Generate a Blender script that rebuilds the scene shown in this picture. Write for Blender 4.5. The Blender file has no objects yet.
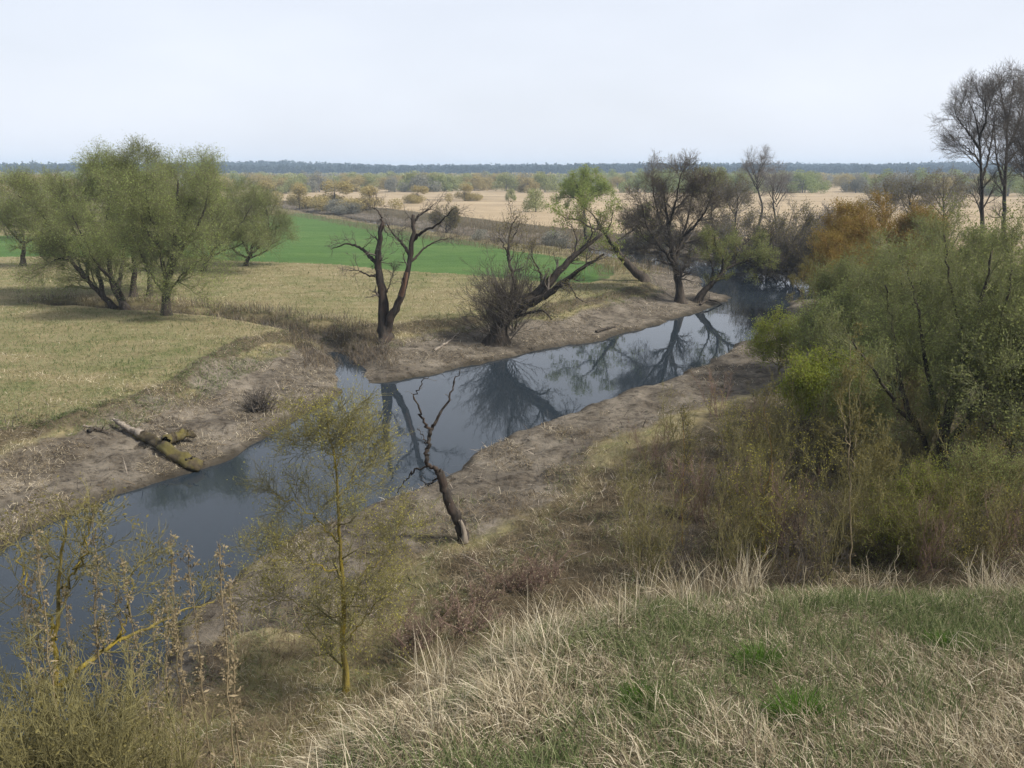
import bpy, math, random
import numpy as np
from mathutils import Vector

random.seed(7)
R = np.random.default_rng(11)
SC = bpy.context.scene
COL = SC.collection
rad = math.radians

# ------------------------------------------------------------------ camera
CAM_Z, FPX, PITCH = 11.0, 800.0, math.atan(212.0 / 800.0)
cam_data = bpy.data.cameras.new('camera')
cam_data.sensor_width = 36.0
cam_data.lens = FPX / 1024.0 * 36.0
cam_data.clip_start = 0.05
cam_data.clip_end = 12000
cam = bpy.data.objects.new('camera', cam_data)
COL.objects.link(cam)
cam.location = (0, 0, CAM_Z)
cam.rotation_euler = (math.pi / 2 - PITCH, 0, 0)
SC.camera = cam

# ------------------------------------------------------------------ sky and sun
SUN_ELEV, SUN_AZ = rad(46), rad(108)          # azimuth measured from +Y towards +X
world = bpy.data.worlds.new('World')
SC.world = world
world.use_nodes = True
wn, wl = world.node_tree.nodes, world.node_tree.links
bg = wn['Background']
sky = wn.new('ShaderNodeTexSky')
sky.sky_type = 'NISHITA'
sky.sun_disc = False
sky.sun_elevation = SUN_ELEV
sky.sun_rotation = SUN_AZ
sky.altitude = 100
sky.air_density = 1.0
sky.dust_density = 4.5
sky.ozone_density = 1.0
hz = wn.new('ShaderNodeMixRGB')              # thin even overcast veil over the clear sky
tcw = wn.new('ShaderNodeTexCoord')
sepw = wn.new('ShaderNodeSeparateXYZ')
mrw = wn.new('ShaderNodeMapRange')           # the haze veil is thickest low down
mrw.inputs['From Max'].default_value = 0.55
mrw.inputs['To Min'].default_value = 0.82
mrw.inputs['To Max'].default_value = 0.42
wl.new(tcw.outputs['Generated'], sepw.inputs[0])
wl.new(sepw.outputs['Z'], mrw.inputs['Value'])
ncl = wn.new('ShaderNodeTexNoise')           # faint unevenness of the overcast
ncl.inputs['Scale'].default_value = 2.2
ncl.inputs['Detail'].default_value = 4.0
mcl = wn.new('ShaderNodeMath')
mcl.operation = 'MULTIPLY_ADD'
mcl.inputs[1].default_value = 0.35
mcl.inputs[2].default_value = -0.17
acl = wn.new('ShaderNodeMath')
acl.operation = 'ADD'
acl.use_clamp = True
mpw = wn.new('ShaderNodeMapping')
mpw.inputs['Scale'].default_value = (1, 1, 3)
wl.new(tcw.outputs['Generated'], mpw.inputs['Vector'])
wl.new(mpw.outputs['Vector'], ncl.inputs['Vector'])
wl.new(ncl.outputs['Fac'], mcl.inputs[0])
wl.new(mcl.outputs[0], acl.inputs[0])
wl.new(mrw.outputs['Result'], acl.inputs[1])
wl.new(acl.outputs[0], hz.inputs['Fac'])
hz.inputs['Color2'].default_value = (8.5, 8.85, 9.7, 1)
wl.new(sky.outputs['Color'], hz.inputs['Color1'])
wl.new(hz.outputs['Color'], bg.inputs['Color'])
bg.inputs['Strength'].default_value = 0.098

sun_data = bpy.data.lights.new('sun', 'SUN')
sun_data.energy = 4.7
sun_data.angle = rad(7)
sun_data.color = (1.0, 0.95, 0.87)
sun = bpy.data.objects.new('sun', sun_data)
COL.objects.link(sun)
sd = Vector((math.cos(SUN_ELEV) * math.sin(SUN_AZ), math.cos(SUN_ELEV) * math.cos(SUN_AZ), math.sin(SUN_ELEV)))
sun.rotation_euler = sd.to_track_quat('Z', 'Y').to_euler()
sun.location = (0, 0, 60)

SC.view_settings.view_transform = 'Standard'
SC.view_settings.look = 'None'
SC.view_settings.exposure = 0.36
SC.view_settings.gamma = 1.0
SC.view_settings.use_curve_mapping = False
SC.render.engine = 'CYCLES'
SC.cycles.max_bounces = 5
SC.cycles.diffuse_bounces = 3
SC.cycles.glossy_bounces = 3
SC.cycles.transmission_bounces = 3
SC.cycles.volume_bounces = 0
SC.cycles.use_adaptive_sampling = True
SC.cycles.adaptive_threshold = 0.02
SC.cycles.use_denoising = True
SC.cycles.caustics_reflective = False
SC.cycles.caustics_refractive = False
HAZE = 0.00030

# ------------------------------------------------------------------ picture <-> place
CP, SP = math.cos(PITCH), math.sin(PITCH)


def ray(px, py):
    v = 384.0 - py
    return (px - 512.0), FPX * CP + v * SP, -FPX * SP + v * CP


def at(px, py, Y):
    x, y, z = ray(px, py)
    return np.array([x / y * Y, Y, CAM_Z + z / y * Y])


def gp(px, py, z=0.0):
    x, y, zz = ray(px, py)
    s = (z - CAM_Z) / zz
    return (x * s, y * s)


# ------------------------------------------------------------------ noise
def _hash(ix, iy, seed):
    h = ix.astype(np.uint32) * np.uint32(374761393) + iy.astype(np.uint32) * np.uint32(668265263) + np.uint32((seed * 1274126177) & 0xffffffff)
    h = (h ^ (h >> np.uint32(13))) * np.uint32(1274126177)
    return ((h ^ (h >> np.uint32(16))) & np.uint32(0xffffff)).astype(np.float64) / 0xffffff


def vnoise(x, y, seed=0):
    ix, iy = np.floor(x), np.floor(y)
    fx, fy = x - ix, y - iy
    fx, fy = fx * fx * (3 - 2 * fx), fy * fy * (3 - 2 * fy)
    ix, iy = ix.astype(np.int64), iy.astype(np.int64)
    a, b = _hash(ix, iy, seed), _hash(ix + 1, iy, seed)
    c, d = _hash(ix, iy + 1, seed), _hash(ix + 1, iy + 1, seed)
    return (a + (b - a) * fx) * (1 - fy) + (c + (d - c) * fx) * fy


def fbm(x, y, scale, seed=0, octv=4):
    s, amp, tot = 0.0, 1.0, 0.0
    f = 1.0 / scale
    for k in range(octv):
        s = s + amp * (vnoise(x * f + 17.3 * k, y * f - 9.1 * k, seed + k) - 0.5)
        tot += amp
        amp *= 0.5
        f *= 2.03
    return s / tot * 2


def sstep(a, b, x):
    t = np.clip((x - a) / (b - a), 0, 1)
    return t * t * (3 - 2 * t)


def seg_dist(x, y, pts):
    d = np.full(x.shape, 1e9)
    for (ax, ay), (bx, by) in zip(pts[:-1], pts[1:]):
        vx, vy = bx - ax, by - ay
        t = np.clip(((x - ax) * vx + (y - ay) * vy) / (vx * vx + vy * vy + 1e-9), 0, 1)
        d = np.minimum(d, np.hypot(x - ax - t * vx, y - ay - t * vy))
    return d


def inside(x, y, poly):
    r = np.zeros(x.shape, bool)
    n = len(poly)
    for i in range(n):
        (ax, ay), (bx, by) = poly[i], poly[(i + 1) % n]
        if ay == by:
            continue
        c = ((ay > y) != (by > y)) & (x < (bx - ax) * (y - ay) / (by - ay) + ax)
        r ^= c
    return r


# ------------------------------------------------------------------ the lie of the land
far_bank = [gp(*p) for p in [(-60, 575), (0, 545), (60, 522), (120, 496), (180, 477), (212, 466), (260, 440), (300, 420), (335, 398), (352, 374),
                             (364, 384), (400, 381), (440, 373), (485, 361), (520, 353), (560, 347), (600, 340), (650, 326), (700, 312), (722, 301), (733, 293)]]
near_bank = [gp(*p) for p in [(796, 293), (782, 312), (765, 330), (740, 348), (700, 368), (655, 385), (627, 392), (574, 414), (546, 425), (511, 436),
                              (486, 450), (440, 478), (388, 500), (300, 535), (245, 572), (215, 602), (182, 622), (170, 655), (150, 690), (110, 712), (20, 760)]]
west = [(-19, 10), (-40, 6), (-80, 2), (-80, 22), (-40, 21)]
RIVER = far_bank + near_bank + west
CHANNEL = [gp(*p) for p in [(764, 292), (752, 279), (706, 266.5), (650, 259), (610, 254.5), (560, 250), (470, 238), (400, 226.5), (330, 215.5), (270, 208), (180, 203), (60, 202)]]
DITCH = [gp(p[0], p[1], .9) for p in [(60, 308), (130, 312), (200, 317), (260, 324), (300, 333)]] + [gp(p[0], p[1], .3) for p in [(318, 341), (340, 352), (352, 366), (352, 380)]]
FIELD = [gp(p[0], p[1], 1.4) for p in [(-200, 236), (100, 236), (215, 236), (262, 217), (300, 213), (345, 220), (420, 234), (500, 247), (570, 259), (618, 264), (626, 274), (600, 283), (560, 281), (470, 276), (400, 273), (340, 266), (270, 262), (180, 258), (-200, 256)]]
CREST = [(-2.4, -14), (-1.9, -3), (-1.35, 1.0), (-.98, 2.3), (-.72, 2.8), (-.42, 3.35), (-.05, 3.95), (.35, 4.4), (.95, 4.7), (2.2, 4.92), (3.6, 5.05), (6, 5.4), (10, 5.8), (30, 7.5), (60, 8.5)]
HILLPOLY = CREST + [(60, -40), (-2.4, -40)]


def water_dist(x, y):
    """signed distance to the water's edge, positive on land"""
    d = seg_dist(x, y, RIVER + RIVER[:1])
    d = np.where(inside(x, y, RIVER), -d, d)
    c = seg_dist(x, y, CHANNEL) - (1.5 + 4.2 * sstep(0, 15, x))
    d = np.minimum(d, c)
    return d + fbm(x, y, 3.0, 3, 3) * np.clip(.25 + np.hypot(x, y) * .008, 0, .9) + fbm(x, y, .9, 4, 2) * np.clip(.10 + np.hypot(x, y) * .003, 0, .3)


def near_side(x, y):
    """1 on the photographer's side of the river"""
    line = near_bank[::-1]
    lx = np.array([p[0] for p in line]); ly = np.array([p[1] for p in line])
    side = np.where(x > 36, 75.0, np.interp(x, np.sort(lx), ly[np.argsort(lx)]))
    return y < side


def height(x, y, full=False):
    x = np.asarray(x, float); y = np.asarray(y, float)
    r = np.hypot(x, y)
    d = water_dist(x, y)
    ns = near_side(x, y)
    n1 = fbm(x, y, 9.0, 21, 4)
    n2 = fbm(x, y, 1.6, 31, 3)
    W = np.where(ns, 9.0, 6.5) * (1 + .3 * fbm(x, y, 14., 5, 2))
    dl = np.maximum(d, 0)
    lip = .2 * sstep(0, .3, dl)
    bank = sstep(.2, 1.5, dl) * (1 - sstep(W, W * 1.5, dl))
    z_land = lip + 1.25 * (.42 * np.clip(dl / W, 0, 1) + .30 * sstep(.45, .95, dl / W) + .28 * sstep(.86, 1.0, dl / W)) + n1 * .16 * sstep(0, 6, dl) + n2 * .07 * sstep(0, 2, dl) + bank * (.20 * fbm(x, y, 1.0, 33, 3) + .10 * fbm(x, y, .35, 35, 2))
    z_land = np.where(ns, z_land + .5 * sstep(10, 24, dl), z_land)
    z = np.where(d > 0, z_land, -np.minimum(1.4, -d * .3))
    dd = seg_dist(x, y, DITCH) + fbm(x, y, 2.0, 41, 2) * .35
    z = z - np.where(d > 0, (1.15 * np.exp(-(dd / 1.0) ** 2)), 0) * np.clip((z + .12) / 1.0, .12, 1)
    # bluff under the photographer
    hd = seg_dist(x, y, CREST)
    hd = np.where(inside(x, y, HILLPOLY), -hd, hd) + fbm(x, y, 1.2, 51, 3) * .18
    top = 9.33 - .2 * np.clip(y, -20, 12) - .01 * x + fbm(x, y, .8, 61, 3) * .05
    fall = np.maximum(hd, 0)
    sh = sstep(.40, .56, -x / np.maximum(y, 1.0)) * (y > 0)
    drop = .98 * np.maximum(fall - .25, 0)
    drop_left = .58 * np.maximum(fall - .25, 0) + .75 * np.maximum(fall - 5.6, 0)
    hill = top - .25 * sstep(-.6, .4, hd) - (drop + (drop_left - drop) * sh) - .3 * np.minimum(fall, .5) + n2 * .12 * sstep(.3, 2, fall)
    k = .7
    hh = np.clip(.5 + .5 * (hill - z) / k, 0, 1)
    zz = z + (hill - z) * hh + k * hh * (1 - hh)
    z = np.where(hill > z - k, zz, z)
    # far hills
    far = sstep(1300, 2100, r) * (9 + 6 * fbm(x, y, 900., 71, 2)) + 8 * np.exp(-((x / np.maximum(y, 1) + .31) / .11) ** 2) * sstep(1500, 2100, r)
    z = z + far
    if full:
        return z, d, ns, hd, dd
    return z


def hgt(x, y):
    return float(height(np.array([x]), np.array([y]))[0])


def hit(px, py):
    """where the sight line through a pixel meets the ground"""
    Y = np.geomspace(1.5, 900, 900)
    x, y, z = ray(px, py)
    X = x / y * Y
    Z = CAM_Z + z / y * Y
    g = height(X, Y) - Z
    i = int(np.argmax(g > 0))
    if g[i] <= 0:
        i = len(Y) - 1
    t = 0 if i == 0 else -g[i - 1] / (g[i] - g[i - 1] + 1e-9)
    yy = Y[i] if i == 0 else Y[i - 1] + (Y[i] - Y[i - 1]) * t
    xx = x / y * yy
    return np.array([xx, yy, hgt(xx, yy)])


# ------------------------------------------------------------------ mesh builder
class MB:
    def __init__(self):
        self.v, self.f, self.n = [], [], 0

    def add(self, verts, faces, mat=0, smooth=True):
        verts = np.asarray(verts, np.float64).reshape(-1, 3)
        faces = np.asarray(faces, np.int64)
        if len(faces) == 0:
            return
        self.f.append((faces + self.n, mat, smooth))
        self.v.append(verts)
        self.n += len(verts)

    def mesh(self, name, mats, origin=(0, 0, 0)):
        me = bpy.data.meshes.new(name)
        V = (np.concatenate(self.v) - np.asarray(origin)).astype(np.float32)
        me.vertices.add(len(V))
        me.vertices.foreach_set('co', V.ravel())
        loops = np.concatenate([f.ravel() for f, _, _ in self.f]).astype(np.int32)
        tot = np.concatenate([np.full(len(f), f.shape[1], np.int32) for f, _, _ in self.f])
        mi = np.concatenate([np.full(len(f), m, np.int32) for f, m, _ in self.f])
        sm = np.concatenate([np.full(len(f), s, bool) for f, _, s in self.f])
        start = np.concatenate([[0], np.cumsum(tot)[:-1]]).astype(np.int32)
        me.loops.add(len(loops))
        me.loops.foreach_set('vertex_index', loops)
        me.polygons.add(len(tot))
        me.polygons.foreach_set('loop_start', start)
        me.polygons.foreach_set('loop_total', tot)
        me.polygons.foreach_set('material_index', mi)
        me.polygons.foreach_set('use_smooth', sm)
        for m in mats:
            me.materials.append(m)
        me.update(calc_edges=True)
        return me

    def build(self, name, mats, parent=None, origin=(0, 0, 0)):
        o = bpy.data.objects.new(name, self.mesh(name, mats, origin))
        COL.objects.link(o)
        if parent is not None:
            o.parent = parent
        return o


def norm(a):
    return a / (np.linalg.norm(a, axis=-1, keepdims=True) + 1e-12)


def tubes(mb, pts, rd, k=4, mat=0, gnarl=0.0):
    """pts (B,S,3), rd (B,S)"""
    B, S, _ = pts.shape
    if B == 0:
        return
    tan = norm(np.gradient(pts, axis=1))
    d0 = norm(pts[:, -1] - pts[:, 0])
    ref = np.where(np.abs(d0[:, 2:3]) > .85, np.array([[1., 0, 0]]), np.array([[0, 0, 1.]]))[:, None, :]
    u = norm(np.cross(tan, np.broadcast_to(ref, tan.shape)))
    w = np.cross(tan, u)
    a = np.arange(k) * 2 * np.pi / k
    rr = rd[:, :, None] * np.ones((1, 1, k))
    if gnarl:
        rr = rr * (1 + gnarl * (R.random((B, S, k)) - .5) + gnarl * .6 * np.sin(a * 3 + R.random((B, 1, 1)) * 6)[..., :])
    V = pts[:, :, None, :] + rr[..., None] * (np.cos(a)[None, None, :, None] * u[:, :, None, :] + np.sin(a)[None, None, :, None] * w[:, :, None, :])
    idx = np.arange(B * S * k).reshape(B, S, k)
    i0, i1 = idx[:, :-1], idx[:, 1:]
    F = np.stack([i0, np.roll(i0, -1, 2), np.roll(i1, -1, 2), i1], -1).reshape(-1, 4)
    mb.add(V, F, mat, True)


def grow(P, D, L, r0, S, wander, trop, r_end=.25):
    """branches from points P along D; trop pulls upwards (or down, negative)"""
    B = len(P)
    pts = np.empty((B, S + 1, 3)); pts[:, 0] = P
    D = norm(D)
    step = (L / S)[:, None]
    up = np.array([[0, 0, 1.]])
    for s in range(S):
        D = norm(D + R.normal(0, wander, (B, 3)) + up * trop)
        pts[:, s + 1] = pts[:, s] + D * step
    t = np.linspace(0, 1, S + 1)[None]
    rd = r0[:, None] * (1 - (1 - r_end) * t)
    return pts, rd


def kids(pts, rd, K, t0, t1, a0, a1, L0, L1, rr, S, wander, trop, rmin=.006, tipshort=.4, flat=0.0):
    """K children on each branch"""
    B, S1, _ = pts.shape
    n = B * K
    b = np.repeat(np.arange(B), K)
    t = t0 + (t1 - t0) * (np.tile(np.arange(K), B) + R.random(n)) / K
    q = t * (S1 - 1)
    i = np.minimum(q.astype(int), S1 - 2)
    fr = (q - i)[:, None]
    P = pts[b, i] * (1 - fr) + pts[b, i + 1] * fr
    T = norm(pts[b, i + 1] - pts[b, i])
    rad_ = rd[b, i] * (1 - fr[:, 0]) + rd[b, i + 1] * fr[:, 0]
    rnd = R.normal(0, 1, (n, 3))
    rnd[:, 2] *= (1 - flat)
    side = norm(rnd - (rnd * T).sum(1, keepdims=True) * T)
    ang = np.radians(a0 + (a1 - a0) * R.random(n))[:, None]
    D = T * np.cos(ang) + side * np.sin(ang)
    L = (L0 + (L1 - L0) * R.random(n)) * (1 - tipshort * t)
    return grow(P, D, L, np.maximum(rad_ * rr, rmin), S, wander, trop)


def leaves(mb, pts, n, l0, l1, w, mat, spread=.05, droop=0.0, t0=.15):
    B, S1, _ = pts.shape
    if n <= 0 or B == 0:
        return
    b = R.integers(0, B, n)
    q = (t0 + (1 - t0) * R.random(n)) * (S1 - 1)
    i = np.minimum(q.astype(int), S1 - 2)
    fr = (q - i)[:, None]
    P = pts[b, i] * (1 - fr) + pts[b, i + 1] * fr + R.normal(0, spread, (n, 3))
    A = norm(R.normal(0, 1, (n, 3)) + np.array([0, 0, -droop]) + norm(pts[b, i + 1] - pts[b, i]) * .6)
    C = norm(np.cross(A, R.normal(0, 1, (n, 3))))
    ln = (l0 + (l1 - l0) * R.random(n))[:, None]
    V = np.stack([P, P + A * ln * .5 + C * ln * w * .5, P + A * ln, P + A * ln * .5 - C * ln * w * .5], 1)
    mb.add(V, np.arange(n * 4).reshape(n, 4), mat, False)


def blades(mb, P, L, W, lean, mat=0, az=None, curl=.5):
    """grass blades from points P; lean 0 upright .. 1 lying"""
    n = len(P)
    if az is None:
        az = R.random(n) * 2 * np.pi
    H = np.stack([np.cos(az), np.sin(az), np.zeros(n)], 1)
    side = np.stack([-np.sin(az), np.cos(az), np.zeros(n)], 1)
    side = norm(side + R.normal(0, .35, (n, 3)))
    up = np.array([[0, 0, 1.]])
    th0 = lean * (np.pi / 2)
    c = [P]
    p = P
    for s in range(3):
        th = np.minimum(th0 + curl * (s - .3) * (.4 + .6 * R.random(n)), 1.75)[:, None]
        p = p + (up * np.cos(th) + H * np.sin(th)) * (L / 3)[:, None]
        c.append(p)
    w = W[:, None] * .5
    V = np.stack([c[0] - side * w * .8, c[0] + side * w * .8, c[1] - side * w, c[1] + side * w, c[2] - side * w * .7, c[2] + side * w * .7, c[3]], 1)
    base = np.arange(n)[:, None] * 7
    mb.add(V, np.concatenate([base + np.array([[0, 1, 3, 2]]), base + np.array([[2, 3, 5, 4]])]), mat, True)
    mb.f.append((mb.f[-1][0][:n] * 0 + (mb.n - 7 * n) + base + np.array([[4, 5, 6, 6]]), mat, True)) if False else None
    mb.f.append((np.ascontiguousarray(base + np.array([[4, 5, 6]])) + (mb.n - 7 * n), mat, True))


# ------------------------------------------------------------------ materials
def mat_new(name):
    m = bpy.data.materials.new(name)
    m.use_nodes = True
    nt = m.node_tree
    for n in list(nt.nodes):
        nt.nodes.remove(n)
    out = nt.nodes.new('ShaderNodeOutputMaterial')
    return m, nt, out


def nd(nt, kind, **kw):
    n = nt.nodes.new(kind)
    for k, v in kw.items():
        if k.startswith('_'):
            setattr(n, k[1:], v)
        else:
            n.inputs[k.replace('_', ' ')].default_value = v
    return n


def ramp(nt, stops):
    n = nt.nodes.new('ShaderNodeValToRGB')
    e = n.color_ramp.elements
    while len(e) < len(stops):
        e.new(.5)
    for el, (p, c) in zip(e, stops):
        el.position = p
        el.color = (c[0], c[1], c[2], 1) if not isinstance(c, (int, float)) else (c, c, c, 1)
    return n


def bark_mat(name, c1, c2, scale=6.0, moss=None):
    m, nt, out = mat_new(name)
    L = nt.links.new
    p = nd(nt, 'ShaderNodeBsdfPrincipled', Roughness=.9)
    p.inputs['Specular IOR Level'].default_value = .15
    tc = nd(nt, 'ShaderNodeTexCoord')
    mp = nd(nt, 'ShaderNodeMapping')
    mp.inputs['Scale'].default_value = (1, 1, .22)
    L(tc.outputs['Object'], mp.inputs['Vector'])
    n = nd(nt, 'ShaderNodeTexNoise', Scale=scale, Detail=6.0, Roughness=.65)
    L(mp.outputs['Vector'], n.inputs['Vector'])
    r = ramp(nt, [(.32, c1), (.68, c2)])
    L(n.outputs['Fac'], r.inputs['Fac'])
    col = r.outputs['Color']
    if moss:
        n2 = nd(nt, 'ShaderNodeTexNoise', Scale=1.7, Detail=4.0)
        L(tc.outputs['Object'], n2.inputs['Vector'])
        r2 = ramp(nt, [(.47, 0.0), (.6, 1.0)])
        L(n2.outputs['Fac'], r2.inputs['Fac'])
        mx = nd(nt, 'ShaderNodeMixRGB', Color2=(*moss, 1))
        L(r2.outputs['Color'], mx.inputs['Fac']); L(col, mx.inputs['Color1'])
        col = mx.outputs['Color']
    L(col, p.inputs['Base Color'])
    b = nd(nt, 'ShaderNodeBump', Strength=.7, Distance=.05)
    L(n.outputs['Fac'], b.inputs['Height']); L(b.outputs['Normal'], p.inputs['Normal'])
    L(p.outputs['BSDF'], out.inputs['Surface'])
    return m


def leaf_mat(name, c1, c2, trans=.35, c3=None):
    """each leaf or blade takes its own shade between c1 and c2"""
    m, nt, out = mat_new(name)
    L = nt.links.new
    g = nd(nt, 'ShaderNodeNewGeometry')
    st = [(0, c1), (1, c2)] if c3 is None else [(0, c1), (.55, c2), (1, c3)]
    r = ramp(nt, st)
    L(g.outputs['Random Per Island'], r.inputs['Fac'])
    d = nd(nt, 'ShaderNodeBsdfDiffuse', Roughness=.6)
    t = nd(nt, 'ShaderNodeBsdfTranslucent')
    mx = nd(nt, 'ShaderNodeMixShader', Fac=trans)
    L(r.outputs['Color'], d.inputs['Color']); L(r.outputs['Color'], t.inputs['Color'])
    L(d.outputs['BSDF'], mx.inputs[1]); L(t.outputs['BSDF'], mx.inputs[2])
    L(mx.outputs['Shader'], out.inputs['Surface'])
    return m


M = {}
M['bark_dark'] = bark_mat('bark_dark', (.014, .012, .010), (.085, .070, .055))
M['bark_grey'] = bark_mat('bark_grey', (.03, .027, .022), (.10, .09, .075))
M['bark_dead'] = bark_mat('bark_dead', (.009, .008, .007), (.062, .052, .043), 7.0, (.045, .033, .026))
M['bark_moss'] = bark_mat('bark_moss', (.022, .018, .012), (.085, .068, .042), 5.0, (.10, .085, .03))
M['bark_yellow'] = bark_mat('bark_yellow', (.085, .07, .028), (.25, .20, .05), 11.0, (.31, .235, .032))
M['bark_pale'] = bark_mat('bark_pale', (.14, .11, .06), (.34, .28, .18), 8.0)
M['wood_bare'] = bark_mat('wood_bare', (.10, .085, .07), (.30, .26, .21), 7.0)
M['wood_brown'] = bark_mat('wood_brown', (.05, .028, .018), (.17, .10, .065), 6.0)
M['twig_brown'] = bark_mat('twig_brown', (.07, .060, .050), (.125, .108, .09), 2.0)
M['twig_grey'] = bark_mat('twig_grey', (.12, .11, .10), (.20, .185, .17), 2.0)  # lightened so the paleness of haze sits in the twig colour
M['twig_olive'] = bark_mat('twig_olive', (.11, .10, .045), (.20, .18, .08), 2.0)
M['twig_willow'] = bark_mat('twig_willow', (.11, .115, .055), (.19, .195, .095), 2.0)
M['twig_red'] = bark_mat('twig_red', (.12, .08, .065), (.21, .145, .115), 2.0)
M['twig_rust'] = bark_mat('twig_rust', (.17, .10, .03), (.28, .175, .05), 2.0)
M['leaf_willow'] = leaf_mat('leaf_willow', (.21, .25, .075), (.335, .385, .14), .5)
M['leaf_willow_dull'] = leaf_mat('leaf_willow_dull', (.15, .17, .062), (.26, .285, .11), .5)
M['leaf_bright'] = leaf_mat('leaf_bright', (.22, .27, .075), (.33, .38, .13), .45)
M['leaf_yellow'] = leaf_mat('leaf_yellow', (.32, .30, .05), (.48, .44, .11), .55)
M['leaf_olive'] = leaf_mat('leaf_olive', (.13, .115, .04), (.23, .20, .08), .4)
M['leaf_rust'] = leaf_mat('leaf_rust', (.19, .14, .036), (.31, .23, .07), .4)
M['leaf_dead'] = leaf_mat('leaf_dead', (.11, .085, .056), (.24, .19, .125))
M['leaf_lime'] = leaf_mat('leaf_lime', (.20, .24, .035), (.31, .34, .07), .45)
M['far_green'] = leaf_mat('far_green', (.25, .27, .12), (.37, .38, .18))
M['far_grey'] = leaf_mat('far_grey', (.22, .22, .18), (.33, .32, .26))
M['far_tan'] = leaf_mat('far_tan', (.32, .265, .12), (.45, .375, .18))
M['far_bright'] = leaf_mat('far_bright', (.24, .28, .11), (.33, .37, .16))
M['pine'] = leaf_mat('pine', (.014, .022, .015), (.035, .045, .026), .1)
M['wood_grey'] = leaf_mat('wood_grey', (.08, .08, .07), (.15, .14, .11), .1)
M['straw'] = leaf_mat('straw', (.15, .12, .075), (.43, .37, .255), .3, (.72, .65, .50))
M['straw_dark'] = leaf_mat('straw_dark', (.085, .066, .042), (.24, .195, .125), .25, (.42, .36, .25))
M['grass_green'] = leaf_mat('grass_green', (.055, .085, .03), (.14, .175, .07), .35, (.31, .315, .175))
M['tuft_green'] = leaf_mat('tuft_green', (.05, .11, .018), (.10, .19, .03), .35)
M['meadow_blade'] = leaf_mat('meadow_blade', (.16, .145, .06), (.28, .235, .125), .3, (.40, .345, .205))
M['weed'] = leaf_mat('weed', (.19, .155, .09), (.35, .285, .18), .35)


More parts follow.
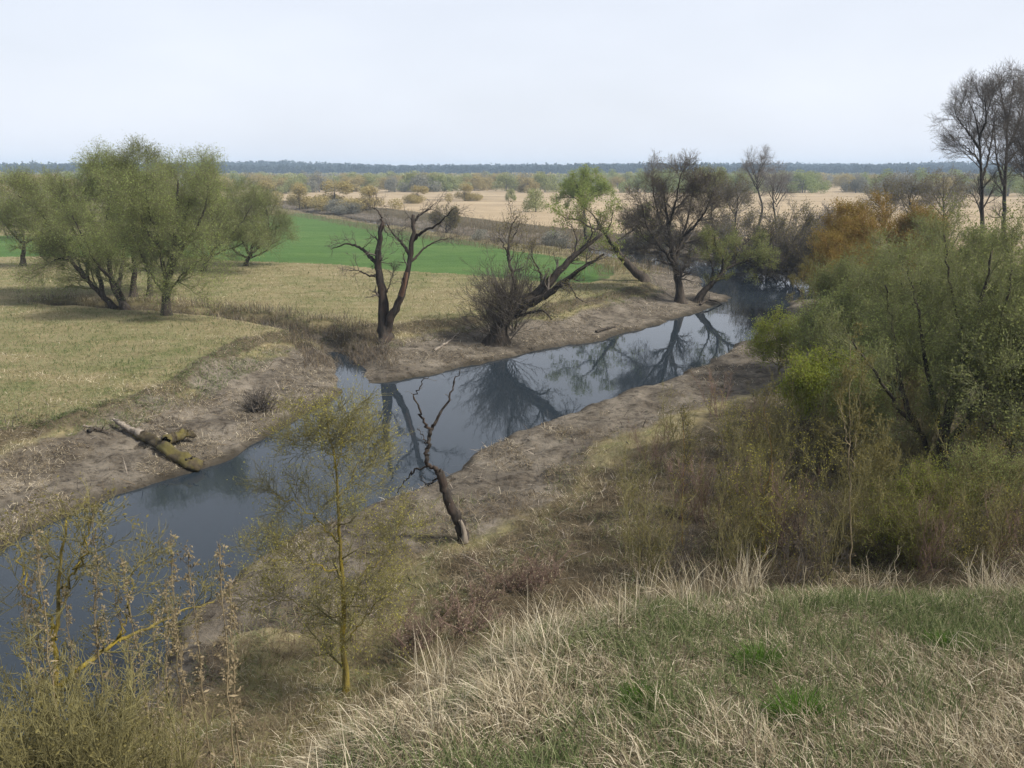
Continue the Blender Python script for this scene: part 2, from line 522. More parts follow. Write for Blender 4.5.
def ground_mat():
    m, nt, out = mat_new('ground')
    L = nt.links.new
    geo = nd(nt, 'ShaderNodeNewGeometry')

    def noise(scale, detail=5.0, rough=.6, stretch=None):
        n = nd(nt, 'ShaderNodeTexNoise', Scale=scale, Detail=detail, Roughness=rough)
        if stretch:
            mp = nd(nt, 'ShaderNodeMapping')
            mp.inputs['Scale'].default_value = stretch
            L(geo.outputs['Position'], mp.inputs['Vector'])
            L(mp.outputs['Vector'], n.inputs['Vector'])
        else:
            L(geo.outputs['Position'], n.inputs['Vector'])
        return n.outputs['Fac']

    def mixc(fac, a, b):
        x = nt.nodes.new('ShaderNodeMixRGB')
        for s, v in (('Fac', fac), ('Color1', a), ('Color2', b)):
            if hasattr(v, 'links') or hasattr(v, 'is_linked'):
                L(v, x.inputs[s])
            else:
                x.inputs[s].default_value = v if isinstance(v, float) else (*v, 1)
        return x.outputs['Color']

    def rmp(fac, stops):
        r = ramp(nt, stops)
        L(fac, r.inputs['Fac'])
        return r.outputs['Color']

    big = noise(.09, 6, .65)
    mid = noise(.55, 6, .7)
    streak = noise(.8, 6, .75, (.35, 1.0, 1.0))
    fine = noise(4.0, 6, .78)
    vfine = noise(30.0, 4, .7)
    # meadow: straw with green flushes
    straw = rmp(streak, [(.25, (.15, .118, .06)), (.5, (.25, .205, .115)), (.75, (.33, .28, .17))])
    green = rmp(fine, [(.3, (.075, .095, .03)), (.7, (.15, .165, .06))])
    gfac = rmp(big, [(.40, 0.0), (.58, 1.0)])
    gf2 = rmp(mid, [(.38, 0.0), (.66, .8)])
    gm = nd(nt, 'ShaderNodeMath', _operation='MULTIPLY')
    ad = nd(nt, 'ShaderNodeMath', _operation='ADD', _use_clamp=True)
    L(gfac, gm.inputs[0]); L(gf2, gm.inputs[1])
    L(gm.outputs[0], ad.inputs[0]); ad.inputs[1].default_value = .12
    meadow = mixc(ad.outputs[0], straw, green)
    mud = rmp(mid, [(.32, (.042, .034, .026)), (.5, (.108, .093, .073)), (.68, (.22, .192, .152))])
    mud = mixc(rmp(fine, [(.42, 0.0), (.70, .6)]), mud, (.20, .168, .125))
    mud = mixc(rmp(noise(2.2, 5, .8), [(.36, .85), (.48, 0.0)]), mud, (.035, .029, .022))  # dark speckle paints the shade of small hollows into the mud
    field = rmp(noise(.3, 5, .7, (.18, 1.3, 1)), [(.3, (.045, .095, .024)), (.5, (.06, .125, .03)), (.72, (.095, .155, .045))])
    wv = nd(nt, 'ShaderNodeTexWave', Scale=.55, Distortion=1.2, Detail=2.0)
    mpv = nd(nt, 'ShaderNodeMapping')
    mpv.inputs['Rotation'].default_value = (0, 0, 1.25)
    L(geo.outputs['Position'], mpv.inputs['Vector']); L(mpv.outputs['Vector'], wv.inputs['Vector'])
    field = mixc(rmp(wv.outputs['Fac'], [(.55, 0.0), (1.0, .30)]), field, (.12, .14, .06))
    field = mixc(rmp(big, [(.52, 0.0), (.68, .45)]), field, (.11, .16, .05))
    reed = rmp(noise(.06, 7, .7, (.45, 1, 1)), [(.30, (.16, .125, .08)), (.45, (.30, .235, .15)), (.7, (.41, .325, .215))])
    litter = rmp(fine, [(.25, (.035, .029, .020)), (.5, (.085, .070, .043)), (.75, (.17, .142, .092))])
    hillc = rmp(fine, [(.25, (.06, .05, .03)), (.5, (.15, .125, .08)), (.8, (.27, .23, .155))])
    woods = (.025, .032, .02)
    a1 = nd(nt, 'ShaderNodeAttribute', _attribute_name='cover')
    a2 = nd(nt, 'ShaderNodeAttribute', _attribute_name='cover_two')
    s1, s2 = nt.nodes.new('ShaderNodeSeparateColor'), nt.nodes.new('ShaderNodeSeparateColor')
    L(a1.outputs['Color'], s1.inputs[0]); L(a2.outputs['Color'], s2.inputs[0])

    def rough_edge(sock, nz=mid, amt=.55):
        s = nd(nt, 'ShaderNodeMath', _operation='SUBTRACT'); L(nz, s.inputs[0]); s.inputs[1].default_value = .5
        mu = nd(nt, 'ShaderNodeMath', _operation='MULTIPLY'); L(s.outputs[0], mu.inputs[0]); mu.inputs[1].default_value = amt * 2
        a = nd(nt, 'ShaderNodeMath', _operation='ADD'); L(sock, a.inputs[0]); L(mu.outputs[0], a.inputs[1])
        return rmp(a.outputs[0], [(.35, 0.0), (.65, 1.0)])

    c = mixc(rough_edge(s1.outputs[2], mid, .3), meadow, reed)
    c = mixc(rough_edge(s1.outputs[1], streak, .22), c, field)
    c = mixc(rough_edge(s2.outputs[1], mid, .5), c, litter)
    c = mixc(rough_edge(s1.outputs[0], mid, .5), c, mud)
    c = mixc(s2.outputs[0], c, hillc)
    c = mixc(s2.outputs[2], c, woods)
    wetf = nd(nt, 'ShaderNodeMath', _operation='MULTIPLY'); L(a1.outputs['Alpha'], wetf.inputs[0]); wetf.inputs[1].default_value = .8
    c = mixc(wetf.outputs[0], c, (.030, .026, .019))
    c = mixc(rmp(vfine, [(.3, .0), (.8, .35)]), c, mixc(.5, c, (.02, .017, .012)))
    p = nd(nt, 'ShaderNodeBsdfPrincipled', Roughness=.95)
    p.inputs['Specular IOR Level'].default_value = .1
    L(c, p.inputs['Base Color'])
    hsum = nd(nt, 'ShaderNodeMath', _operation='MULTIPLY_ADD')
    L(fine, hsum.inputs[0]); hsum.inputs[1].default_value = .5
    L(mid, hsum.inputs[2])
    b = nd(nt, 'ShaderNodeBump', Strength=.9, Distance=.25)
    L(hsum.outputs[0], b.inputs['Height']); L(b.outputs['Normal'], p.inputs['Normal'])
    L(p.outputs['BSDF'], out.inputs['Surface'])
    return m


def water_mat():
    m, nt, out = mat_new('water')
    L = nt.links.new
    p = nd(nt, 'ShaderNodeBsdfPrincipled', Roughness=.03, IOR=1.33)
    p.inputs['Base Color'].default_value = (.02, .027, .034, 1)  # blue tint paints some of the reflected sky into the water colour
    g = nd(nt, 'ShaderNodeNewGeometry')
    n = nd(nt, 'ShaderNodeTexNoise', Scale=1.3, Detail=3.0, Roughness=.5)
    L(g.outputs['Position'], n.inputs['Vector'])
    b = nd(nt, 'ShaderNodeBump', Strength=.12, Distance=.02)
    L(n.outputs['Fac'], b.inputs['Height']); L(b.outputs['Normal'], p.inputs['Normal'])
    L(p.outputs['BSDF'], out.inputs['Surface'])
    return m


# ------------------------------------------------------------------ ground sheet
NA, NR = 620, 980
ang = np.linspace(rad(-88), rad(88), NA)
rr_ = np.geomspace(.8, 3050, NR)
ox, oy = 0.0, -5.0
GX = ox + np.sin(ang)[None, :] * rr_[:, None]
GY = oy + np.cos(ang)[None, :] * rr_[:, None]
Z, D, NS, HD, DD = height(GX, GY, True)
mb = MB()
idx = np.arange(NA * NR).reshape(NR, NA)
F = np.stack([idx[:-1, :-1], idx[:-1, 1:], idx[1:, 1:], idx[1:, :-1]], -1).reshape(-1, 4)
mb.add(np.stack([GX, GY, Z], -1), F, 0, True)
ground = mb.build('ground', [ground_mat()])
ground['kind'] = 'structure'
RR = np.hypot(GX, GY)
inch = seg_dist(GX, GY, CHANNEL)
beyond = ((GY > np.interp(GX, [p[0] for p in CHANNEL[::-1]], [p[1] for p in CHANNEL[::-1]])) & (GX < 60)) | (GX > 36) & (GY > 80)
WB = np.where(NS, 9.0, 6.5) * (1 + .3 * fbm(GX, GY, 14., 5, 2))
mudw = np.where(NS, np.where(GY < 17, 1.6, 5.0), WB * .86) * (1 + .25 * fbm(GX, GY, 5., 81, 3))
mud = 1 - sstep(mudw * .7, mudw * 1.25, D)
mud = np.where(inch < 10, mud * .75, mud)
mud = np.maximum(mud, .9 * np.exp(-(DD / .8) ** 2))
dry_spit = sstep(.52, .6, .5 + .5 * fbm(GX, GY, 5., 91, 2)) * 0
field = inside(GX + fbm(GX, GY, 8., 77, 2) * 1.5, GY + fbm(GX, GY, 8., 78, 2) * 2.0, FIELD).astype(float) * (D > 4)
reed = (beyond & (D > 1)).astype(float)
peninsula = ((GX > 8) & (~NS) & (~beyond)).astype(float) * sstep(6, 16, GX)
hillm = sstep(.6, -.4, HD) if False else 1 - sstep(-.2, .8, HD)
litter = np.where(NS & (HD > 0), sstep(3.0, 9.0, D + 1.5 * fbm(GX, GY, 5., 95, 2)), 0.0)
litter = np.maximum(litter, .75 * np.exp(-((DD - .2) / 1.6) ** 2) * (D > 3))
litter = np.maximum(litter, peninsula * .45)
litter = np.maximum(litter, (~NS) * .95 * np.exp(-((D - WB * .97) / .8) ** 2))
litter = np.maximum(litter, ((inch < 16) & (inch > 4)) * np.where(beyond, .85, .5))
woods = sstep(800, 1150, RR)
for nm, ch in (('cover', (mud, field, reed)), ('cover_two', (hillm, litter, woods))):
    at_ = ground.data.attributes.new(nm, 'FLOAT_COLOR', 'POINT')
    C = np.ones((NA * NR, 4), np.float32)
    C[:, 3] = (1 - sstep(.0, .55, D + .25 * fbm(GX, GY, 1.0, 99, 2))).ravel()
    for k in range(3):
        C[:, k] = np.asarray(ch[k], np.float32).ravel()
    at_.data.foreach_set('color', C.ravel())

mb = MB()
nx, ny = 60, 60
wx = np.linspace(-260, 120, nx); wy = np.linspace(4, 330, ny)
WX, WY = np.meshgrid(wx, wy)
idx = np.arange(nx * ny).reshape(ny, nx)
mb.add(np.stack([WX, WY, 0 * WX], -1), np.stack([idx[:-1, :-1], idx[:-1, 1:], idx[1:, 1:], idx[1:, :-1]], -1).reshape(-1, 4), 0, True)
river = mb.build('river', [water_mat()])
river['kind'] = 'structure'

# ------------------------------------------------------------------ things
def thing(name, label, cat, loc, group=None):
    o = bpy.data.objects.new(name, None)
    o.empty_display_size = .3
    COL.objects.link(o)
    o.location = loc
    o['label'] = label
    o['category'] = cat
    if group:
        o['group'] = group
    return o


def dup(root, loc, rz=0.0, sc=1.0, label=None, sz=None):
    r = root.copy()
    COL.objects.link(r)
    r.location = loc
    r.rotation_euler = (0, 0, rz)
    r.scale = (sc, sc, sz or sc)
    if label:
        r['label'] = label
    for ch in list(root.children):
        c = ch.copy()
        COL.objects.link(c)
        c.parent = r
    return r


def resample(P, r0, r1, S=14, jit=.0, pw=1.0):
    P = np.asarray(P, float)
    n = len(P)
    t = np.concatenate([[0], np.cumsum(np.linalg.norm(np.diff(P, axis=0), axis=1))])
    t /= t[-1]
    T = np.linspace(0, 1, S)
    # Catmull-Rom style smoothing through the given joints
    m = np.gradient(P, t, axis=0)
    out = np.empty((S, 3))
    for s, u in enumerate(T):
        i = min(np.searchsorted(t, u, 'right') - 1, n - 2)
        h = t[i + 1] - t[i]
        k = (u - t[i]) / h
        out[s] = ((2 * k**3 - 3 * k**2 + 1) * P[i] + (k**3 - 2 * k**2 + k) * h * m[i] + (-2 * k**3 + 3 * k**2) * P[i + 1] + (k**3 - k**2) * h * m[i + 1])
    if jit:
        out[1:-1] += R.normal(0, jit, (S - 2, 3))
    return out, r0 + (r1 - r0) * T ** pw


class Tree:
    """limbs drawn joint by joint, then finer branches, twigs and leaves grown on them"""

    def __init__(self, base):
        self.base = np.asarray(base, float)
        self.P, self.Rd = [], []
        self.trunk, self.crown = MB(), MB()
        self.tips = None

    def limb(self, pts, r0, r1, Y=None, jit=.03, pw=.8):
        """pts: (px, py, depth offset in metres)"""
        Y = self.base[1] if Y is None else Y
        W = [at(p[0], p[1], Y + (p[2] if len(p) > 2 else 0)) for p in pts]
        return self.limb_w(W, r0, r1, jit, pw)

    def limb_w(self, W, r0, r1, jit=.03, pw=.8):
        p, r = resample(W, r0, r1, 24, jit, pw)
        self.P.append(p); self.Rd.append(r)
        return self

    def root(self, pts, r0, r1, **kw):
        """the first limb starts in the ground at the base"""
        W = [self.base + np.array([0, 0, -.35])] + [self.base + np.array([0, 0, .02])] + [at(p[0], p[1], self.base[1] + (p[2] if len(p) > 2 else 0)) for p in pts]
        self.limb_w(W, r0 * 1.15, r1, **kw)
        self.Rd[-1][:4] *= np.array([1.9, 1.45, 1.2, 1.06])
        return self

    def build(self, name, label, cat, bark, twig, leaf, spec, group=None, nleaf=0, lsize=(.06, .12), lw=.45, spread=.06, droop=.2, sides=8, trunk_name='trunk', gnarl=.12, clump=None, extra=None):
        t = thing(name, label, cat, self.base, group)
        P, Rd = np.array(self.P), np.array(self.Rd)
        # close the ends
        tip = P[:, -1:] + norm(P[:, -1:] - P[:, -2:-1]) * Rd[:, -1:, None] * .5
        tubes(self.trunk, np.concatenate([P, tip], 1), np.concatenate([Rd, Rd[:, -1:] * .05], 1), sides, 0, gnarl)
        cp, cr = P, Rd
        allp = []
        for lv, s in enumerate(spec):
            cp, cr = kids(cp, cr, **s)
            tubes(self.crown if lv else self.crown, cp, cr, 5 if lv == 0 else (4 if lv == 1 else 3), 0)
            allp.append(cp)
        if nleaf and leaf:
            tips = allp[-1]
            if clump is not None:
                keep = clump(tips[:, 1])
                tips = tips[keep] if keep.any() else tips
            leaves(self.crown, tips, nleaf, lsize[0], lsize[1], lw, 1, spread, droop)
        if extra:
            extra(self, t)
        self.trunk.build(trunk_name, [M[bark]], t, self.base)
        if self.crown.n:
            self.crown.build('crown', [M[twig], M[leaf or 'leaf_dead']], t, self.base)
        return t


def spec(K1, L1, K2, L2, K3, L3, trop=.06, ang=(25, 60), wander=.13, K4=0, L4=.4, t0=.25, rmin=.008, rr=.5):
    s = [dict(K=K1, t0=t0, t1=1.0, a0=ang[0], a1=ang[1], L0=L1 * .6, L1=L1 * 1.25, rr=rr, S=6, wander=wander, trop=trop, rmin=rmin * 1.6),
         dict(K=K2, t0=.15, t1=1.0, a0=ang[0], a1=ang[1], L0=L2 * .6, L1=L2 * 1.25, rr=.55, S=5, wander=wander, trop=trop, rmin=rmin * 1.2),
         dict(K=K3, t0=.1, t1=1.0, a0=20, a1=55, L0=L3 * .6, L1=L3 * 1.25, rr=.6, S=4, wander=wander, trop=trop, rmin=rmin)]
    if K4:
        s.append(dict(K=K4, t0=.1, t1=1.0, a0=20, a1=50, L0=L4 * .6, L1=L4 * 1.25, rr=.7, S=3, wander=wander, trop=trop, rmin=rmin * .85))
    return s


# ------------------------------------------------------------------ far forest and haze
def crowns(mb, cx, cy, cz, rx, rz, nq, q, mat):
    """leaf clumps filling many crowns at once"""
    n = len(cx)
    k = np.repeat(np.arange(n), nq)
    dirn = norm(R.normal(0, 1, (n * nq, 3)))
    rr = R.random(n * nq) ** .45
    P = np.stack([cx[k] + dirn[:, 0] * rr * rx[k], cy[k] + dirn[:, 1] * rr * rx[k], cz[k] + dirn[:, 2] * rr * rz[k]], 1)
    A = norm(R.normal(0, 1, P.shape)); C = norm(np.cross(A, R.normal(0, 1, P.shape)))
    s = (q * (.6 + .8 * R.random(len(k))))[:, None]
    V = np.stack([P - A * s * .5, P + C * s * .4, P + A * s * .5, P - C * s * .4], 1)
    mb.add(V, np.arange(len(k) * 4).reshape(-1, 4), mat, False)


def tag(o, label, cat, group=None):
    o['label'] = label
    o['category'] = cat
    if group:
        o['group'] = group
    return o


mb = MB()
n = 7000
a = R.uniform(rad(-44), rad(44), n)
d = R.uniform(1350, 2500, n)
x, y = np.sin(a) * d, np.cos(a) * d
z = height(x, y)
hh = R.uniform(13, 19, n) * (1 + .45 * fbm(x, y, 260, 8, 3))
crowns(mb, x, y, z + hh * .55, R.uniform(5, 9, n), hh * .5, 26, 5.5, 0)
far = mb.build('forest', [M['pine']])
far['kind'] = 'stuff'
mb = MB()
n = 3000
a = R.uniform(rad(-42), rad(42), n)
d = R.uniform(620, 1250, n)
x, y = np.sin(a) * d, np.cos(a) * d
keep = fbm(x, y, 160, 15, 2) > -.25
x, y = x[keep], y[keep]
n = len(x)
hh = R.uniform(6, 9.5, n)
sel = fbm(x, y, 90, 19, 2)
for mi, msk in enumerate((sel < -.08, (sel >= -.08) & (sel < .22), sel >= .22)):
    k = msk
    crowns(mb, x[k], y[k], height(x[k], y[k]) + hh[k] * .5, R.uniform(4, 7, k.sum()), hh[k] * .5, 80, 1.7, mi)
fw = mb.build('woodland', [M['far_grey'], M['far_green'], M['far_tan']])
fw['kind'] = 'stuff'

m, nt, out = mat_new('haze')
pv = nd(nt, 'ShaderNodeVolumePrincipled', Density=HAZE)
pv.inputs['Color'].default_value = (.62, .80, 1.0, 1)
pv.inputs['Anisotropy'].default_value = .0
nt.links.new(pv.outputs['Volume'], out.inputs['Volume'])
mb = MB()
hx, hy0, hy1, z0, z1 = 3250, -3250, 3250, -2.6, 44
c = [(-hx, hy0, z0), (hx, hy0, z0), (hx, hy1, z0), (-hx, hy1, z0), (-hx, hy0, z1), (hx, hy0, z1), (hx, hy1, z1), (-hx, hy1, z1)]
mb.add(c, [(0, 3, 2, 1), (4, 5, 6, 7), (0, 1, 5, 4), (1, 2, 6, 5), (2, 3, 7, 6), (3, 0, 4, 7)], 0, False)
hzb = mb.build('haze', [m])
hzb['kind'] = 'stuff'

# ------------------------------------------------------------------ belt of trees on the plain
def far_proto(name, label, cat, group, leaf, twig, H, W, nq, q, low=.34):
    t = thing(name, label, cat, (0, 0, -200), group)
    tr = MB()
    p, r = resample([(0, 0, -.3), (.1, 0, H * .35), (-.1, .1, H * .7)], H * .03, .05, 6)
    tubes(tr, p[None], r[None], 5, 0)
    bp, br = kids(p[None], r[None], 16, .25, 1, 20, 60, H * .25, H * .45, .5, 4, .12, .1, .05)
    tubes(tr, bp, br, 4, 0)
    tr.build('trunk', [M[twig]], t)
    cr = MB()
    k = 13
    cx, cy = R.normal(0, W * .3, k), R.normal(0, W * .3, k)
    cz = H * (low + (.78 - low) * R.random(k)) - .12 * H * (cx**2 + cy**2) / (W * W * .09)
    crowns(cr, cx, cy, np.maximum(cz, H * .2), R.uniform(.18, .29, k) * W, R.uniform(.19, .30, k) * H, nq, q, 0)
    cr.build('crown', [M[leaf]], t)
    return t


GB = 'trees in the hazy belt beyond the tan plain'
protos = [
    far_proto('belt_tree', 'small pale green tree in the hazy belt beyond the tan plain', 'tree', GB, 'far_green', 'twig_grey', 10, 11, 380, .42),
    far_proto('belt_tree', 'small grey leafless tree in the hazy belt beyond the tan plain', 'tree', GB, 'far_grey', 'twig_grey', 10, 10, 360, .40),
    far_proto('belt_tree', 'small tan yellowish tree in the hazy belt beyond the tan plain', 'tree', GB, 'far_tan', 'twig_grey', 8.5, 10, 420, .38, .2),
    far_proto('belt_tree', 'small fresh green tree in the hazy belt beyond the tan plain', 'tree', GB, 'far_bright', 'twig_grey', 10, 10, 380, .42),
]
used = set()
for i in range(285):
    a = rad(R.uniform(-36, 36)); d = R.uniform(390, 620)
    x, y = math.sin(a) * d, math.cos(a) * d
    u = float(fbm(np.array([x]), np.array([y]), 80, 33, 2)[0]) + R.normal(0, .12)
    k = 2 if (u > .22 or (x < -60 and R.random() < .45 and d < 470)) else (0 if u > 0 else (1 if u > -.22 else 3))
    if R.random() < .15:
        k = int(R.integers(0, 4))
    z = hgt(x, y)
    s = R.uniform(.88, 1.28)
    if k not in used:
        used.add(k)
        o = protos[k]
        o.location = (x, y, z); o.scale = (s, s, s)
    else:
        dup(protos[k], (x, y, z), R.uniform(0, 6.28), s)


def place_far(p, px, py, H0, top, label, name, cat='tree', wx=1.0):
    b = hit(px, py)
    topz = at(px, top, b[1])[2]
    s = (topz - b[2]) / H0
    o = dup(p, b, R.uniform(0, 6), s, label)
    o.name = name
    o['category'] = cat
    o['group'] = ''
    del o['group']
    o.scale = (s * wx, s * wx, s)
    return o


tuftp = far_proto('round_shrub', 'x', 'shrub', None, 'far_green', 'twig_brown', 5, 5, 300, .2, .3)
place_far(tuftp, 536, 212, 4.6, 187, 'lone rounded green shrub standing out on the tan plain', 'round_shrub', 'shrub', .85)
place_far(tuftp, 511, 201, 4.6, 188, 'tiny grey-green shrub to the left of the lone rounded shrub on the plain', 'round_shrub', 'shrub', .8)
for o in [tuftp] + list(tuftp.children):
    bpy.data.objects.remove(o)
tanp = far_proto('reddish_thicket', 'x', 'thicket', None, 'far_tan', 'twig_brown', 7, 10, 800, .24, .10)
for j, (px, py, top, lab) in enumerate([
    (300, 209, 181, 'tan yellow thicket at the far left corner of the bright green field'),
    (335, 208, 178, 'tallest tan yellow thicket behind the end of the green field'),
    (370, 209, 184, 'tan thicket behind the fork of the bare dead tree'),
    (418, 203, 184, 'small tan bush on the plain right of the tall tan thicket'),
    (465, 201, 182, 'low tan bush on the plain edge left of the bare bushy willow'),
    (268, 203, 178, 'tan olive thicket just right of the left willow clump')]):
    place_far(tanp, px, py, 7, top, lab, 'tan_thicket', 'thicket', R.uniform(1.0, 1.4))
for o in [tanp] + list(tanp.children):
    bpy.data.objects.remove(o)
darkp = far_proto('dark_bush', 'x', 'bush', None, 'far_grey', 'twig_brown', 4, 6, 320, .18, .12)
for j, (px, py, top, lab) in enumerate([
    (337, 213, 195, 'dark brown bush under the tallest tan thicket'),
    (352, 214, 199, 'grey brown bush at the back edge of the green field'),
    (480, 240, 226, 'low dark bush on the far bank right behind the dead tree'),
    (555, 246, 226, 'low dark bush on the far bank behind the bushy leaning willow')]):
    o = place_far(darkp, px, py, 4, top, lab, 'dark_bush', 'bush', 1.2)
for o in [darkp] + list(darkp.children):
    bpy.data.objects.remove(o)

# ------------------------------------------------------------------ left willow clump
WS = spec(14, 3.3, 8, 1.8, 6, 1.05, .03, (20, 60), .10, 4, .65, .20, .007)
for s_ in WS[:2]:
    s_['tipshort'] = .6
G1 = 'spring willows left of the green field'
t = Tree(hit(114, 309))
t.root([(104, 298), (88, 281), (72, 262), (58, 243), (45, 222)], .22, .05)
t.limb([(92, 286), (76, 258, 2), (66, 230, 3), (60, 205, 3)], .10, .03)
t.limb([(60, 246), (40, 232, 1), (18, 222, 1.5), (0, 214, 2)], .09, .03)
t.limb([(104, 298), (100, 280), (95, 255, 1), (93, 225, 2), (88, 195, 2)], .20, .04)
t.limb([(72, 262), (60, 258, -1), (50, 262, -1), (40, 255, -2)], .10, .03)
t.limb([(88, 281), (86, 260, 1.5), (76, 235, 2), (62, 205, 2), (50, 188, 2.5)], .14, .03)
t.limb([(60, 246), (52, 225, 1), (30, 205, 0), (18, 195, -1)], .10, .03)
t.build('willow', 'spring willow whose thick trunk leans far out over the meadow', 'tree', 'bark_dark', 'twig_willow', 'leaf_willow', WS, G1, 27000, (.07, .14), .4, .16, .5)
t = Tree(hit(126, 309))
t.root([(118, 296), (112, 280), (108, 255), (106, 225), (112, 190)], .24, .05)
t.limb([(118, 296), (120, 278, 1), (124, 255, 2), (122, 220, 3), (124, 195, 3), (122, 178, 3)], .18, .03)
t.limb([(124, 300), (116, 285, -1), (96, 262, -2), (85, 240, -3), (72, 215, -3)], .15, .03)
t.limb([(120, 220, 3), (110, 195, 2), (102, 182, 2), (96, 172, 2)], .08, .02)
t.build('willow', 'spring willow with several slim stems beside the far leaning trunk', 'tree', 'bark_dark', 'twig_willow', 'leaf_willow', WS, G1, 27000, (.07, .14), .4, .16, .5)
t = Tree(hit(134, 297))
t.root([(134, 280), (134, 260), (132, 235), (131, 205), (132, 182), (129, 172)], .24, .04)
t.limb([(134, 262), (142, 240, 2), (146, 215, 2), (150, 198, 3), (160, 180, 3)], .16, .03)
t.limb([(132, 240), (122, 215, -1), (110, 195, 0), (98, 178, 1)], .14, .03)
t.limb([(131, 205), (138, 180, -1), (136, 172, -1), (140, 162, -1)], .10, .02)
t.build('willow', 'tallest upright willow in the middle of the left clump, grey twigs at its top', 'tree', 'bark_dark', 'twig_willow', 'leaf_willow_dull', WS, G1, 27000, (.07, .14), .4, .16, .5)
t = Tree(hit(167, 315))
t.root([(166, 300), (166, 288), (172, 265), (175, 235), (177, 212), (178, 180)], .28, .05)
t.limb([(166, 300), (176, 282, -1), (190, 268, -1.6), (208, 255, -2)], .10, .03)
t.limb([(166, 296), (152, 276, .8), (140, 252, 1), (132, 225, 1)], .11, .03)
t.limb([(166, 290), (163, 265, -1), (158, 240, -1), (150, 215, -2), (145, 190, -2)], .20, .03)
t.limb([(171, 268), (182, 250, -1), (195, 230, -1), (206, 205, -1), (208, 185, -1)], .16, .03)
t.limb([(160, 248), (148, 232, -2), (138, 212, -2), (130, 195, -3)], .11, .03)
t.limb([(175, 235), (186, 215, 2), (192, 190, 2), (196, 172, 2)], .12, .03)
t.build('willow', 'willow with one stout dark trunk at the very edge of the ditch', 'tree', 'bark_dark', 'twig_willow', 'leaf_willow', WS, G1, 32000, (.07, .14), .4, .16, .5)
t = Tree(hit(150, 296))
t.root([(150, 280), (146, 262), (140, 240), (148, 215), (152, 195)], .2, .04)
t.limb([(148, 270), (154, 255, 1), (160, 235, 2), (168, 205, 2)], .12, .03)
t.build('willow', 'slender shaded willow behind the stout trunk by the ditch', 'tree', 'bark_dark', 'twig_willow', 'leaf_willow_dull', WS, G1, 14000, (.07, .14), .4, .16, .5)
t = Tree(hit(204, 271))
t.root([(206, 262), (212, 255), (216, 240), (222, 220), (228, 195)], .22, .04)
t.limb([(210, 258), (224, 250, -1), (240, 245, -1.5), (254, 236, -2)], .10, .03)
t.limb([(206, 262), (196, 250, -1), (188, 232, -1), (184, 212, -1)], .10, .03)
t.limb([(206, 262), (203, 250, 1), (200, 230, 1), (198, 205, 2)], .18, .04)
t.limb([(214, 248), (226, 240, -1), (240, 225, -1), (252, 205, -1)], .14, .03)
t.limb([(216, 240), (212, 220, -2), (212, 200, -2), (214, 185, -2)], .14, .03)
t.build('willow', 'leaning willow standing further back at the right end of the left clump', 'tree', 'bark_dark', 'twig_willow', 'leaf_willow', WS, G1, 24000, (.07, .14), .4, .16, .5)
t = Tree(hit(246, 266))
t.root([(250, 255), (254, 240), (256, 220), (255, 200)], .2, .04)
t.limb([(249, 258), (264, 252, .6), (274, 240, .8), (276, 222, 1)], .10, .03)
t.limb([(249, 258), (246, 238, 1.6), (246, 216, 2), (247, 194, 2)], .10, .03)
t.limb([(250, 255), (242, 240, 1), (236, 222, 1), (234, 200, 1)], .16, .03)
t.limb([(250, 255), (262, 243, -1), (268, 228, -1), (266, 205, -1)], .14, .03)
t.limb([(248, 258), (236, 252, -1), (226, 240, -2), (222, 225, -2)], .12, .03)
t.build('willow', 'rounded bushy willow with a dark base against the left end of the green field', 'tree', 'bark_dark', 'twig_willow', 'leaf_willow_dull', WS, G1, 24000, (.07, .14), .4, .16, .5)
t = Tree(np.array([*at(22, 262, 84)[:2], hgt(*at(22, 262, 84)[:2])]))
t.root([(24, 245), (20, 225), (22, 200), (26, 188)], .25, .04)
t.limb([(24, 245), (8, 228, 1), (-6, 210, 1), (-10, 190, 1)], .16, .03)
t.limb([(24, 245), (42, 230, -1), (52, 210, -1), (58, 190, -1)], .16, .03)
t.build('willow', 'low willow behind the leaning trunk, beyond the strip of green field', 'tree', 'bark_dark', 'twig_willow', 'leaf_willow_dull', WS, G1, 20000, (.07, .14), .4, .16, .5)
for j, (px, py, lab) in enumerate([(18, 238, 'dark brown thicket beyond the green strip at the meadow edge, behind the low willow'), (62, 238, 'dark brown thicket seen beneath the leaning willow trunk')]):
    t = Tree(hit(px, py))
    for k in range(5):
        t.limb([(px + k * 5 - 10, py), (px + k * 9 - 18, py - 16, k - 2), (px + k * 12 - 26, py - 30, k - 2)], .08, .02)
    t.build('dark_thicket', lab, 'thicket', 'twig_brown', 'twig_brown', None, spec(9, 1.8, 6, 1.2, 6, .7, .05, (20, 60), rmin=.014), None)

# ------------------------------------------------------------------ dead forked tree on the bank
def stub_ends(tr, t):
    return None


DS = [dict(K=6, t0=.4, t1=1., a0=25, a1=70, L0=.6, L1=1.7, rr=.4, S=6, wander=.2, trop=.05, rmin=.014),
      dict(K=5, t0=.2, t1=1., a0=25, a1=65, L0=.35, L1=1.0, rr=.55, S=5, wander=.2, trop=.03, rmin=.010),
      dict(K=5, t0=.2, t1=1., a0=25, a1=60, L0=.2, L1=.55, rr=.6, S=4, wander=.2, trop=.0, rmin=.008)]
t = Tree(hit(385, 341))
t.root([(384, 326), (383, 308), (381, 288), (378, 268), (378, 250), (381, 235), (383, 222)], .40, .11, jit=.04)
t.limb([(386, 331), (392, 314, -.2), (400, 297, -.3), (406, 277, -.4), (410, 258, -.4), (412, 240, -.4), (413, 224, -.3), (413, 215, -.2)], .28, .10)
t.limb([(378, 264), (371, 258, .3), (363, 250, .6), (350, 244, .9), (333, 248, 1.2)], .15, .02)
t.limb([(376, 275), (370, 276, -.4), (362, 272, -.7), (350, 270, -1)], .08, .015)
